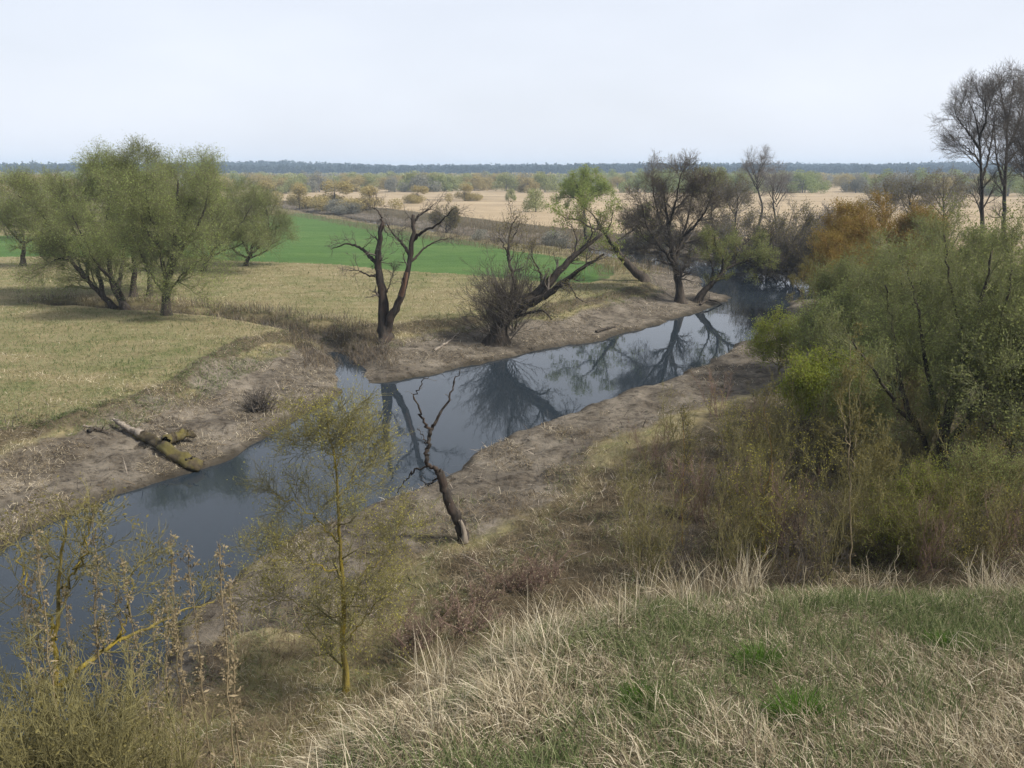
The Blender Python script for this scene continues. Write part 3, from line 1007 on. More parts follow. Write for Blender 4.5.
t.limb([(411, 258), (403, 244, .5), (394, 235, .8), (387, 224, 1.0)], .13, .03)
t.limb([(412, 242), (422, 232, -.6), (435, 226, -.9), (446, 216, -1.2), (455, 208, -1.4)], .12, .015)
t.limb([(413, 223), (420, 215, .3), (428, 210, .4), (434, 204, .5)], .10, .02)
t.limb([(409, 264), (420, 253, .6), (428, 246, .8), (440, 240, 1.0), (452, 238, 1.2)], .10, .015)
t.limb([(383, 223), (379, 213, .2), (372, 207, .3)], .07, .015)
t.limb([(385, 296), (390, 284, .4), (394, 270, .7)], .05, .01)
t.limb([(382, 224), (386, 232, -.3), (394, 240, -.5)], .04, .01)
dead = t.build('dead_tree', 'bare dead tree forked into two dark broken trunks on the mud bank', 'tree', 'bark_dead', 'twig_brown', None, DS, gnarl=.3)
mbx = MB()
p, r = resample([at(401, 296, dead.location[1] - .62), at(405, 283, dead.location[1] - .68), at(407, 272, dead.location[1] - .66)], .15, .09, 14)
tubes(mbx, p[None], r[None], 7, 0, .25)
o = mbx.build('bare_wood', [M['wood_brown']], dead, dead.location)
o['label'] = 'reddish brown wood laid bare where the bark has peeled'

# ------------------------------------------------------------------ bushy leaning willow
t = Tree(hit(498, 342))
t.root([(501, 328), (508, 314), (522, 304), (540, 292), (556, 276), (571, 259), (586, 246), (602, 234)], .62, .09, pw=.6)
t.limb([(512, 312), (528, 304, -.4), (548, 294, -.7), (566, 279, -1), (584, 267, -1.4), (604, 254, -1.8)], .32, .06)
t.limb([(502, 328), (508, 310, .3), (515, 293, .5), (514, 278, .7), (509, 260, .8), (509, 243, 1), (512, 226, 1.1), (517, 216, 1.2)], .2, .03)
t.limb([(509, 262, .8), (506, 250, .5), (500, 238, .3)], .07, .02)
t.limb([(510, 243, 1), (516, 232, 1.3), (520, 222, 1.5)], .06, .02)
t.limb([(548, 296, -.4), (556, 287, -1), (569, 285, -1.5), (577, 297, -1.8), (588, 303, -2)], .09, .015)
t.limb([(512, 317), (528, 313, -.8), (543, 311, -1.4), (552, 320, -1.8)], .15, .03)
t.limb([(560, 272), (571, 258, .6), (577, 240, 1), (571, 224, 1.3)], .12, .02)
t.limb([(540, 292), (541, 276, .8), (533, 258, 1.2), (530, 245, 1.5)], .10, .02)
t.limb([(586, 246), (592, 232, -.4), (588, 218, -.6)], .07, .02)
fan0 = len(t.P)
tw = t


def fan(tr, th):
    """thick fan of fine upright shoots round the trunk"""
    b = tr.base
    n = 190
    P = np.stack([b[0] + R.normal(.1, .45, n), b[1] + R.normal(0, .5, n), b[2] + R.uniform(0, 2.6, n)], 1)
    P[:, 0] += (P[:, 2] - b[2]) * .35
    Dn = np.stack([R.normal(-.25, .6, n), R.normal(0, .5, n), R.uniform(.35, 1.1, n)], 1)
    p, r = grow(P, Dn, R.uniform(1.8, 4.2, n), np.full(n, .022), 6, .1, .04)
    tubes(tr.crown, p, r, 3, 0)
    p2, r2 = kids(p, r, 8, .15, 1, 15, 45, .5, 1.3, .6, 4, .1, .05, .009)
    tubes(tr.crown, p2, r2, 3, 0)
    p3, r3 = kids(p2, r2, 4, .1, 1, 15, 45, .25, .6, .7, 3, .1, .05, .008)
    tubes(tr.crown, p3, r3, 3, 0)
    leaves(tr.crown, p3, 1500, .05, .1, .5, 1, .05)


BW = spec(7, 1.5, 5, .9, 4, .5, .06, (25, 65), .16, 0, t0=.3)
t.build('willow', 'bushy dark willow leaning right over the river, fan of bare shoots at its foot', 'tree', 'bark_dark', 'twig_brown', 'leaf_olive', BW, None, 3500, (.06, .12), .5, .08, extra=fan, gnarl=.3)

# leaning tree with pale leaves, and the bright green one behind it
t = Tree(hit(644, 281))
t.root([(636, 273), (626, 262), (616, 250), (609, 239), (603, 230), (597, 220)], .42, .1)
t.limb([(613, 245), (624, 236, .6), (636, 228, 1), (648, 215, 1.4)], .13, .03)
t.limb([(606, 234), (611, 222, -.5), (613, 210, -.8)], .09, .02)
t.limb([(604, 231), (590, 227, .3), (578, 220, .5), (566, 218, .7), (556, 212, .9)], .10, .02)
t.limb([(600, 224), (590, 240, -.8), (582, 248, -1.2)], .06, .02)
t.limb([(597, 220), (588, 210, .6), (580, 205, 1)], .08, .02)
t.build('leaning_tree', 'tree leaning left across the field tip with sparse pale green leaves', 'tree', 'bark_dark', 'twig_olive', 'leaf_bright', spec(7, 1.8, 5, 1.0, 4, .6, .04, (25, 65), .16, rmin=.01, t0=.35), None, 5200, (.10, .22), .5, .12)
t = Tree(np.array([*at(586, 236, 118)[:2], hgt(*at(586, 236, 118)[:2])]))
t.root([(585, 222), (584, 208), (584, 196)], .34, .10)
for (a, b_, dz) in [(566, 190, 1), (572, 178, -1), (584, 172, 0), (596, 176, 1), (605, 188, -1), (560, 198, 0), (608, 195, 1)]:
    t.limb([(584, 206), ((584 + a) / 2, (200 + b_) / 2 - 2, dz), (a, b_, dz * 2)], .12, .03)
t.build('green_tree', 'tree with a bright fresh green round crown rising over the tan plain', 'tree', 'bark_grey', 'twig_olive', 'leaf_bright', spec(7, 1.7, 6, 1.0, 5, .7, .05, (20, 65), .14, rmin=.015), None, 15000, (.14, .26), .5, .22)

# ------------------------------------------------------------------ dark trees at the river bend
PS = spec(12, 2.8, 9, 1.6, 7, .95, .025, (25, 60), .13, 4, .5, .2, .009)
for s_ in PS[:2]:
    s_['tipshort'] = .55
t = Tree(hit(681, 302))
t.root([(679, 288), (676, 272), (674, 258), (671, 243), (668, 222), (664, 195)], .36, .05)
t.limb([(676, 270), (668, 256, -.6), (658, 244, -1), (648, 228, -1.4), (642, 205, -1.5)], .18, .03)
t.limb([(675, 262), (682, 240, .6), (688, 218, 1), (693, 190, 1.3)], .20, .03)
t.limb([(672, 245), (662, 225, 1.5), (655, 200, 2), (652, 176, 2.4)], .16, .03)
t.limb([(684, 236), (698, 222, -1), (708, 206, -1.5), (714, 188, -2)], .13, .03)
t.limb([(669, 226), (676, 200, -1.2), (680, 180, -1.5), (682, 170, -2)], .12, .03)
t.limb([(660, 246), (646, 240, .8), (638, 226, 1.2)], .09, .03)
t.build('dark_tree', 'dense dark purplish leafless tree with upright trunk at the river bend', 'tree', 'bark_dark', 'twig_brown', 'leaf_olive', PS, None, 3500, (.08, .16), .5, .1)
t = Tree(hit(698, 302))
t.root([(705, 290), (716, 279), (728, 268), (743, 262), (757, 257)], .34, .06)
t.limb([(712, 282), (713, 268, .6), (708, 254, 1), (706, 240, 1.3)], .12, .03)
t.limb([(722, 272), (722, 256, -.8), (716, 246, -1.2), (714, 236, -1.4)], .11, .03)
t.limb([(732, 266), (738, 252, .6), (744, 244, 1), (752, 238, 1.2)], .10, .03)
t.limb([(745, 262), (756, 266, -1), (768, 262, -1.4)], .07, .02)
t.build('leaning_tree', 'low tree leaning right over the river bend with olive spring leaves', 'tree', 'bark_dark', 'twig_olive', 'leaf_willow_dull', spec(8, 1.7, 6, 1.0, 5, .6, .06, (22, 60), .14, rmin=.01), None, 9000, (.08, .16), .5, .1)


def back_tree(name, label, px, py, Y, top, spread, bark, twig, leaf, nleaf, r0, S, nl=6, low=.3, group=None, lsize=(.12, .22), cat='tree', crown_low=.45):
    b = at(px, py, Y)
    b = np.array([b[0], Y, hgt(b[0], Y)])
    ty = top
    x0, y0 = px, 0
    # pixel row of the base
    vv = (b[2] - CAM_Z) / Y
    v = FPX * (SP + vv * CP) / (CP - vv * SP)
    by = 384 - v
    t = Tree(b)
    h = by - ty
    t.root([(px + R.normal(0, .04) * h, by - h * .3), (px + R.normal(0, .05) * h, by - h * .6), (px + R.normal(0, .04) * h, ty + h * .08)], r0, r0 * .15)
    m = h * b[1] / FPX
    for k in range(nl):
        s = (k + .5) / nl
        y1 = by - h * (low + (.75 - low) * s * .7)
        sg = -1 if k % 2 else 1
        w = spread * (.55 + .45 * R.random()) * (1.15 - .5 * s)
        t.limb([(px, y1, 0), (px + sg * w * .5, y1 - h * .14, R.normal(0, .08) * m), (px + sg * w * (.8 + .2 * R.random()), y1 - h * (.22 + .14 * R.random()), R.normal(0, .16) * m)], r0 * (.5 - .25 * s), r0 * .07)
    return t.build(name, label, cat, bark, twig, leaf, S, group, nleaf, lsize, .55, .15)


BS = spec(10, 2.3, 8, 1.4, 6, .9, .03, (22, 60), .11, 0, t0=.2, rmin=.012)
BT = spec(9, 2.2, 6, 1.3, 5, .8, .03, (22, 60), .11, 0, t0=.15, rmin=.012)
back_tree('slender_tree', 'slender half-green tree between the dark bend tree and the round bare crown', 712, 240, 132, 166, 18, 'bark_dark', 'twig_olive', 'leaf_willow_dull', 5000, .22, BS)
back_tree('slender_tree', 'olive tree just right of the dark tree at the bend', 734, 240, 128, 178, 16, 'bark_dark', 'twig_grey', 'leaf_olive', 4000, .2, BS)
back_tree('bare_tree', 'tall bare tree with a round twiggy crown above the far forest line', 757, 240, 132, 150, 15, 'bark_grey', 'twig_grey', None, 0, .24, BT, 9, .5)
back_tree('bare_tree', 'shorter bare tree right of the tall round bare crown', 776, 240, 126, 166, 12, 'bark_grey', 'twig_grey', None, 0, .2, BT, 7, .4)
THB = spec(8, 1.7, 6, 1.2, 6, .75, .06, (20, 60), .13, 0, t0=.12, rmin=.015)
_cp = [(764, 292), (752, 279), (706, 266.5), (650, 259), (610, 254.5), (560, 250), (470, 238)]
_cx = np.array([p[0] for p in _cp][::-1], float); _cy = np.array([gp(*p)[1] for p in _cp][::-1])


def far_bank_y(px):
    return float(np.interp(px, _cx, _cy))


for (px, dY, top, sp, twg, lf, nl_, lab) in [
    (636, 9, 238, 14, 'twig_grey', 'leaf_olive', 1800, 'low grey bush on the far bank seen through the leaning tree'),
    (660, 8, 228, 16, 'twig_grey', 'leaf_willow_dull', 2500, 'grey green bush on the far bank behind the dark upright tree'),
    (690, 9, 232, 18, 'twig_brown', None, 0, 'bare brown bush on the far bank behind the dark upright trunk'),
    (716, 9, 212, 20, 'twig_brown', 'leaf_olive', 3000, 'dark bush on the far bank above the low leaning tree'),
    (740, 10, 204, 22, 'twig_grey', 'leaf_olive', 4500, 'olive brown bush on the far bank under the tall bare tree'),
    (728, 7, 246, 18, 'twig_brown', None, 0, 'low blackish bush at the waterline behind the low leaning tree'),
    (768, 10, 206, 22, 'twig_brown', 'leaf_olive', 3000, 'dark olive bush on the far bank between two pale bushes'),
    (756, 6, 244, 18, 'twig_brown', None, 0, 'blackish bare bush at the dark water of the bend'),
    (794, 12, 200, 24, 'twig_grey', 'leaf_olive', 5500, 'large olive bush on the far bank left of the rusty orange shrub'),
    (822, 14, 206, 20, 'twig_grey', 'leaf_dead', 1500, 'grey bush with pale twigs beside the large olive bush'),
    (786, 7, 232, 20, 'twig_brown', 'leaf_olive', 1500, 'low dark bush overhanging the dark water of the bend'),
    (814, 8, 230, 18, 'twig_brown', 'leaf_olive', 2500, 'low dark olive bush at the bend below the large olive bush'),
    (840, 16, 214, 20, 'twig_brown', 'leaf_olive', 2500, 'dark bush half hidden by the left side of the rusty orange shrub')]:
    back_tree('bank_bush', lab, px, 250, far_bank_y(px) + dY, top, sp, 'twig_brown', twg, lf, nl_, .12, THB, 9, .05, 'bushes on the far bank of the bend', (.1, .2), 'bush')
back_tree('olive_bush', 'small round dark olive bush beyond the field, right of the dead tree', 446, 226, 150, 205, 14, 'twig_brown', 'twig_brown', 'leaf_olive', 3500, .15, THB, 7, .1, None, (.15, .28), 'bush')

# ------------------------------------------------------------------ right-hand thicket
RS = spec(9, 1.7, 8, 1.0, 6, .6, .07, (20, 55), .12, 2, .34, .2, .006)
t = Tree(hit(944, 474))
t.root([(943, 455), (944, 436), (949, 412), (957, 385), (965, 355), (975, 322), (985, 285), (992, 250)], .2, .03)
t.limb([(944, 440), (936, 408, .3), (926, 372, .6), (922, 332, .8), (916, 300, 1), (908, 268, 1.2)], .12, .02)
t.limb([(938, 470), (925, 440, -.3), (906, 418, -.6), (889, 394, -.9), (868, 364, -1.2), (852, 340, -1.4)], .11, .02)
t.limb([(918, 432, -.4), (905, 402, 0), (897, 370, .4), (893, 332, .8), (885, 285, 1.2)], .10, .02)
t.limb([(950, 440), (970, 416, -.3), (984, 396, -.5), (991, 368, -.7), (1002, 320, -.9), (1012, 270, -1)], .12, .02)
t.limb([(948, 415), (962, 380, 1), (960, 330, 1.5), (950, 280, 2), (944, 235, 2.3)], .10, .02)
t.limb([(960, 460, .2), (985, 430, .6), (1012, 400, 1), (1040, 350, 1.3)], .10, .02)
t.build('willow', 'big many-stemmed willow with dark trunks and thin grey green haze of leaves', 'tree', 'bark_dark', 'twig_willow', 'leaf_willow_dull', RS, None, 22000, (.04, .085), .5, .07)
for (px, Y, top, sp, lf, nl_, lab) in [
    (1006, 31, 212, 70, 'leaf_willow_dull', 18000, 'grey green willow behind and right of the big many-stemmed willow'),
    (905, 37, 246, 58, 'leaf_willow_dull', 18000, 'rounded dull green willow in front of the rusty orange shrub'),
    (952, 44, 222, 56, 'leaf_willow_dull', 18000, 'dull green willow below the tall bare trees'),
    (852, 42, 268, 36, 'leaf_willow_dull', 22000, 'dull green willow at the left edge of the thicket, right of the pale sapling'),
    (1012, 23, 310, 52, 'leaf_willow_dull', 20000, 'low dark green willow in front of the right branches of the big willow'),
    (898, 31, 318, 40, 'leaf_willow', 16000, 'low fresh green willow just behind the wide lime bush'),
    (836, 38, 300, 30, 'leaf_willow', 12000, 'small fresh green willow behind the tallest pale sapling'),
    (1056, 25, 250, 70, 'leaf_willow_dull', 30000, 'dark green willow at the thicket end nearest the grassy hilltop')]:
    back_tree('thicket_willow', lab, px, 400, Y, top, sp, 'bark_dark', 'twig_willow', lf, nl_, .13, RS, 8, .12, 'willows of the dense riverside thicket', (.05, .11))
back_tree('rust_shrub', 'large rusty orange shrub rising behind the green thicket', 884, 260, 62, 197, 66, 'twig_rust', 'twig_rust', 'leaf_rust', 60000, .16, spec(9, 2.0, 7, 1.2, 6, .7, .06, (20, 55), .12, 3, .4, .1, .012), 22, .06, None, (.08, .16), 'shrub')
back_tree('rust_shrub', 'smaller orange brown shrub at the left foot of the large rusty one', 842, 280, 58, 222, 32, 'twig_rust', 'twig_rust', 'leaf_rust', 20000, .1, spec(8, 1.5, 7, .9, 6, .6, .06, (20, 55), .12, 0, t0=.1, rmin=.012), 8, .08, None, (.07, .14), 'shrub')
for (px, Y, top, lab) in [(912, 108, 172, 'grey brown leafless tree behind the rusty orange shrub'), (945, 104, 168, 'brown twiggy tree left of the tall bare trees'), (884, 116, 178, 'low grey tree showing above the rusty orange shrub')]:
    back_tree('grey_tree', lab, px, 240, Y, top, 20, 'bark_grey', 'twig_grey', 'leaf_olive', 2500, .2, BT, 7, .3, None, (.12, .22))
TS = spec(11, 3.0, 8, 1.8, 6, 1.0, .045, (18, 52), .10, 3, .6, .3, .009)
Yb = 74.0
for (base_px, pts, extra_l, lab) in [
    (981, [(982, 235), (982, 205), (981, 170), (979, 139), (975, 115), (968, 100)], [[(982, 180), (988, 158, 1), (993, 130, 1.5), (996, 105, 2)], [(980, 150), (970, 135, -1), (960, 122, -1.5), (955, 112, -2)], [(981, 165), (972, 152, 1), (963, 145, 1.5)], [(979, 140), (986, 118, -1), (985, 98, -1.4)]], 'tall bare tree with slim trunk, left one of the pair above the thicket'),
    (1003, [(1004, 235), (1005, 190), (1007, 150), (1008, 120), (1012, 95), (1014, 78)], [[(1005, 190), (997, 160, 1), (994, 130, 1.6), (992, 108, 2)], [(1007, 150), (1018, 125, -1), (1025, 100, -1.5), (1030, 82, -2)], [(1006, 165), (1018, 150, 1), (1032, 135, 2)], [(1008, 122), (1002, 100, 1), (1000, 84, 1.4)]], 'taller bare tree with the highest twigs above the thicket')]:
    b = at(base_px, 300, Yb)
    t = Tree(np.array([b[0], Yb, hgt(b[0], Yb)]))
    t.root(pts, .26, .03)
    for l in extra_l:
        t.limb(l, .13, .025)
    t.build('bare_tree', lab, 'tree', 'bark_dark', 'twig_brown', None, TS)
    Yb += 5
back_tree('bare_tree', 'bare dark tree partly cut by the view beside the tallest bare tree', 1034, 300, 70, 96, 26, 'bark_dark', 'twig_brown', None, 0, .24, TS, 8, .35)

# bright bushes and saplings on the near bank
FB = spec(8, .9, 7, .55, 6, .35, .08, (15, 50), .12, 0, t0=.08, rmin=.006)
for (px, py, top, sp, lf, nl_, lab) in [
    (778, 374, 312, 26, 'leaf_lime', 13000, 'bright yellow green bush at the water beside the river bend'),
    (822, 428, 352, 42, 'leaf_lime', 20000, 'wide lime green bush in front of the dull willows'),
    (858, 440, 372, 26, 'leaf_willow', 9000, 'small olive green bush touching the wide lime bush'),
    (925, 528, 478, 40, 'leaf_lime', 8000, 'low lime green bush at the foot of the big many-stemmed willow'),
    (990, 520, 455, 40, 'leaf_willow', 8000, 'low green bush right of the big willow trunks'),
    (900, 560, 520, 34, 'leaf_lime', 4000, 'knee-high lime green bush in the scrub below the hilltop')]:
    b = hit(px, py)
    back_tree('leafy_bush', lab, px, py, b[1], top, sp, 'twig_olive', 'twig_olive', lf, int(nl_ * (1.6 if b[1] < 27 else 1)), .05, FB, 9, .05, None, (.022, .05) if b[1] < 27 else (.05, .10), 'bush')
SS = spec(9, .7, 5, .4, 4, .25, .16, (15, 45), .1, 0, t0=.15, rmin=.005)
for (px, py, top, Y, lf, nl_, br, lab) in [
    (850, 572, 338, None, 'leaf_olive', 1500, 'bark_pale', 'tallest pale sapling with small yellowish leaves in the scrub'),
    (815, 345, 236, 44, 'leaf_olive', 3000, 'twig_rust', 'tall yellowish sapling against the rusty orange shrub'),
    (803, 335, 262, 46, 'leaf_olive', 2200, 'bark_pale', 'pale leafy sapling left of the tall yellowish one'),
    (683, 545, 410, None, 'leaf_olive', 500, 'twig_rust', 'straight reddish sapling, leftmost of the three thin stems'),
    (724, 560, 440, None, 'leaf_olive', 400, 'bark_pale', 'straight pale sapling between the two reddish thin stems'),
    (766, 560, 400, None, 'leaf_olive', 700, 'twig_rust', 'taller reddish sapling right of the straight pale one'),
    (880, 560, 420, None, 'leaf_olive', 1100, 'twig_olive', 'thin olive leafed sapling left of the big willow trunks')]:
    Y = Y or hit(px, py)[1]
    b = at(px, py, Y); b = np.array([b[0], Y, hgt(b[0], Y)])
    t = Tree(b)
    w = R.normal(0, 2)
    t.root([(px + w, py * .7 + top * .3), (px - w, py * .4 + top * .6), (px + w * .5, top + 6)], .016 if nl_ < 1000 else (.022 if py > 500 else .035), .005, jit=.015)
    if nl_ > 1000:
        t.limb([(px, py * .6 + top * .4), (px + 8, py * .35 + top * .65, .2), (px + 12, top + 30, .3)], .014, .005)
        t.limb([(px, py * .5 + top * .5), (px - 8, py * .3 + top * .7, -.2), (px - 11, top + 40, -.3)], .014, .005)
    t.build('sapling', lab, 'sapling', br, 'twig_olive' if nl_ > 1000 else 'twig_brown', lf, SS, None, nl_, (.04, .08), .5, .03, sides=5)

# dense scrub between the bank and the hilltop
def scrub_proto(name, label, cat, group, twig, leaf, H, W, nst, nleaf, lsz, up=.14):
    t = thing(name, label, cat, (0, 0, -100), group)
    st, cr = MB(), MB()
    P = np.stack([R.normal(0, W * .09, nst), R.normal(0, W * .09, nst), np.full(nst, -.1)], 1)
    Dn = np.stack([R.normal(0, .25, nst), R.normal(0, .25, nst), np.ones(nst)], 1)
    p, r = grow(P, Dn, H * R.uniform(.6, 1.05, nst), np.full(nst, .013), 7, .07 if up > .05 else .2, .03 if up > .05 else -.03)
    tubes(st, p, r, 4, 0)
    p2, r2 = kids(p, r, 12, .12, 1, 20, 55, H * .12, H * .34, .55, 4, .12, up, .005)
    p3, r3 = kids(p2, r2, 6, .1, 1, 20, 50, H * .05, H * .16, .6, 3, .12, up, .004)
    tubes(cr, p2, r2, 3, 0); tubes(cr, p3, r3, 3, 0)
    leaves(cr, p3, nleaf, lsz[0], lsz[1], .5, 1, .04)
    st.build('stem', [M[twig]], t); cr.build('crown', [M[twig], M[leaf]], t)
    return t


def scatter_copies(protos, spots, smin=.75, smax=1.25):
    seen = set()
    for (x, y, k) in spots:
        s = R.uniform(smin, smax)
        z = hgt(x, y)
        if k in seen:
            dup(protos[k], (x, y, z), R.uniform(0, 6.28), s)
        else:
            seen.add(k)
            protos[k].location = (x, y, z); protos[k].scale = (s, s, s)
    for k, p in enumerate(protos):
        if k not in seen:
            for c in list(p.children):
                bpy.data.objects.remove(c)
            bpy.data.objects.remove(p)


GS = 'scrub shoots between the river bank and the hilltop'
sp = [scrub_proto('scrub_shrub', 'olive brown willow shoot in the scrub below the grassy hilltop', 'shrub', GS, 'twig_olive', 'leaf_olive', 2.4, 1.9, 6, 520, (.03, .06)),
      scrub_proto('scrub_shrub', 'yellowish leafed shoot in the scrub below the grassy hilltop', 'shrub', GS, 'twig_olive', 'leaf_yellow', 2.6, 1.7, 5, 460, (.03, .06)),
      scrub_proto('scrub_shrub', 'brown bare twiggy shrub in the scrub below the grassy hilltop', 'shrub', GS, 'twig_brown', 'leaf_dead', 1.4, 2.2, 9, 320, (.03, .06), .06),
      scrub_proto('scrub_shrub', 'rust brown twiggy shrub in the scrub below the grassy hilltop', 'shrub', GS, 'twig_red', 'leaf_olive', 2.1, 1.8, 7, 360, (.03, .06))]
spots = []
while len(spots) < 112:
    px, py = R.uniform(600, 1080), R.uniform(395, 585)
    edge = 600 + (500 - py) * .35 if py < 500 else 600
    if px < edge + 40 * R.random() or (px < 700 and R.random() < .35):
        continue
    b = hit(px, py)
    if b[1] < 12 or b[2] > 4:
        continue
    u = R.random()
    k = (3 if u < .35 else (2 if u < .6 else 0)) if px < 720 else (0 if u < .42 else (1 if u < .66 else (2 if u < .88 else 3)))
    if px > 900 and k == 1 and R.random() < .6:
        k = 0
    spots.append((b[0], b[1], k))
scatter_copies(sp, spots)

GR = 'reddish bramble clumps below the left shoulder of the hilltop'
br = [scrub_proto('bramble', 'low tangled red brown bramble on the slope below the hilltop', 'bramble', GR, 'twig_red', 'straw_dark', 1.0, 1.9, 11, 380, (.03, .06), .02)]
spots = []
for (px, py) in [(432, 640), (455, 622), (478, 606), (505, 596), (530, 592), (412, 655), (470, 640), (545, 586)]:
    b = hit(px, py - 6)
    spots.append((b[0], b[1], 0))
scatter_copies(br, spots, .7, 1.1)

# ------------------------------------------------------------------ young yellow tree in front of the water
YS = spec(17, 1.15, 10, .6, 6, .35, .05, (30, 75), .10, 0, t0=.10, rmin=.0035)
YS[0]['tipshort'] = .68
t = Tree(hit(346, 690))
t.root([(345, 660), (343, 620), (342, 580), (341, 545), (339, 510), (336, 470), (330, 435), (325, 408)], .062, .012, jit=.012)
t.limb([(345, 650), (352, 634, -.1), (362, 622, -.2), (374, 606, -.3), (384, 590, -.4)], .02, .006)
t.limb([(341, 545), (318, 520, .2), (296, 505, .4), (270, 492, .5)], .016, .005)
t.limb([(342, 575), (310, 565, -.2), (280, 560, -.4), (250, 556, -.5)], .016, .005)
t.limb([(338, 500), (352, 475, .2), (364, 455, .3), (372, 430, .4)], .014, .005)
t.limb([(343, 600), (370, 570, .3), (392, 545, .5), (402, 515, .6)], .016, .005)
t.limb([(334, 455), (312, 440, .2), (296, 428, .3)], .012, .004)
t.limb([(336, 470), (342, 440, -.2), (352, 415, -.3)], .012, .004)
t.limb([(342, 620), (312, 612, .3), (288, 600, .5), (262, 600, .6)], .014, .005)
t.build('young_tree', 'young tree with mossy yellow trunk and tiny yellow green leaves before the water', 'tree', 'bark_yellow', 'twig_olive', 'leaf_yellow', YS, None, 9500, (.022, .05), .5, .05, sides=7)
for (pts, r0, lab) in [([(356, 640), (357, 590), (362, 545), (366, 500)], .014, 'thin whitish stem just right of the mossy yellow trunk'),
                       ([(312, 560), (304, 530), (298, 500), (292, 470)], .013, 'thin whitish stem left of the mossy yellow trunk'),
                       ([(392, 600), (394, 560), (398, 520)], .010, 'thin pale stem further right of the mossy yellow trunk')]:
    Y = hit(346, 690)[1] + R.uniform(.6, 1.6)
    g = at(pts[0][0], pts[0][1], Y)
    t = Tree(np.array([g[0], Y, hgt(g[0], Y)]))
    t.root(pts, r0, .004, jit=.01)
    t.build('pale_stem', lab, 'sapling', 'bark_pale', 'twig_olive', 'leaf_yellow', spec(8, .4, 4, .22, 3, .15, .1, (25, 60), .12, rmin=.003), None, 350, (.02, .045), .5, .03, sides=5)

# bottom left thicket, leaning branch, weeds
t = Tree(np.array([*at(54, 790, 6.8)[:2], hgt(*at(54, 790, 6.8)[:2])]))
t.root([(54, 740), (56, 700), (56, 650), (58, 600), (62, 560), (66, 520)], .045, .010, jit=.012)
t.limb([(56, 690), (85, 664, .1), (115, 644, .3), (150, 628, .5), (180, 612, .8), (214, 602, 1.1)], .03, .008, jit=.012)
t.limb([(57, 640), (40, 610, .2), (26, 580, .4), (16, 545, .5)], .015, .005)
t.limb([(58, 600), (72, 575, -.2), (84, 550, -.3), (90, 520, -.4)], .014, .005)
t.limb([(120, 642, .3), (128, 615, .3), (132, 590, .3), (140, 560, .3)], .010, .004)
t.build('young_tree', 'slim sapling with one long yellow mossy branch reaching right over the water', 'tree', 'bark_yellow', 'twig_olive', 'leaf_olive', spec(12, .6, 6, .32, 4, .2, .1, (25, 65), .13, rmin=.003), None, 2600, (.02, .045), .5, .03, sides=7)
GT = 'dark twiggy shrubs filling the slope below the leaning yellow branch'
dk = [scrub_proto('slope_shrub', 'dark olive twiggy shrub on the slope below the leaning yellow branch', 'shrub', GT, 'twig_olive', 'leaf_olive', 1.5, 1.7, 11, 420, (.02, .045), .08)]
spots = []
while len(spots) < 26:
    px, py = R.uniform(-60, 175), R.uniform(670, 860)
    Y = R.uniform(5.0, 9.0)
    b = at(px, py, Y)
    if px > 90 and py < 740:
        continue
    spots.append((b[0], Y, 0))
scatter_copies(dk, spots, .7, 1.15)


def weed_proto(label, H, lean, n):
    t = thing('dry_weed', label, 'weed', (0, 0, -100), 'dry plumed weeds in front of the water')
    st, pl = MB(), MB()
    p, r = resample([(0, 0, -.1), (lean * .2, 0, H * .5), (lean, .03, H)], .0065, .002, 14, .008)
    tubes(st, p[None], r[None], 4, 0)
    p2, r2 = kids(p[None], r[None], 26, .5, 1, 18, 40, .04, .13, .6, 3, .15, .12, .002)
    tubes(pl, p2, r2, 3, 0)
    p3, r3 = kids(p2, r2, 4, .2, 1, 25, 60, .03, .07, .7, 2, .15, .1, .0015)
    tubes(pl, p3, r3, 3, 0)
    leaves(pl, p3, int(n * .7), .012, .028, .5, 1, .003)
    leaves(st, p[None][:, :9], 22, .03, .08, .25, 1, .001, .8)
    st.build('stem', [M['weed'], M['weed']], t); pl.build('plume', [M['weed'], M['weed']], t)
    return t


GW = 'dry plumed weeds in front of the water'
wp = [weed_proto('dry straw coloured plumed weed standing in front of the near water', 1.7, .1, 420), weed_proto('dry straw coloured plumed weed standing in front of the near water', 1.4, -.15, 360),
      weed_proto('dry straw coloured plumed weed standing in front of the near water', 2.0, .05, 520)]
spots = []
tops = []
seen = set()
for i in range(46):
    px = R.uniform(0, 240)
    ytop = R.uniform(510, 620) + (30 if px > 200 else 0)
    Y = R.uniform(6.0, 9.0)
    q = at(px, ytop, Y)
    k = int(R.integers(0, 3))
    H = (1.7, 1.4, 2.0)[k]
    g = hgt(q[0], Y)
    s = (q[2] - g) / H
    if s > 1.9 or s < .45 or (px < 110 and R.random() < .35):
        continue
    if k in seen:
        dup(wp[k], (q[0], Y, g), R.uniform(0, 6.28), s)
    else:
        seen.add(k)
        wp[k].location = (q[0], Y, g); wp[k].scale = (s, s, s)

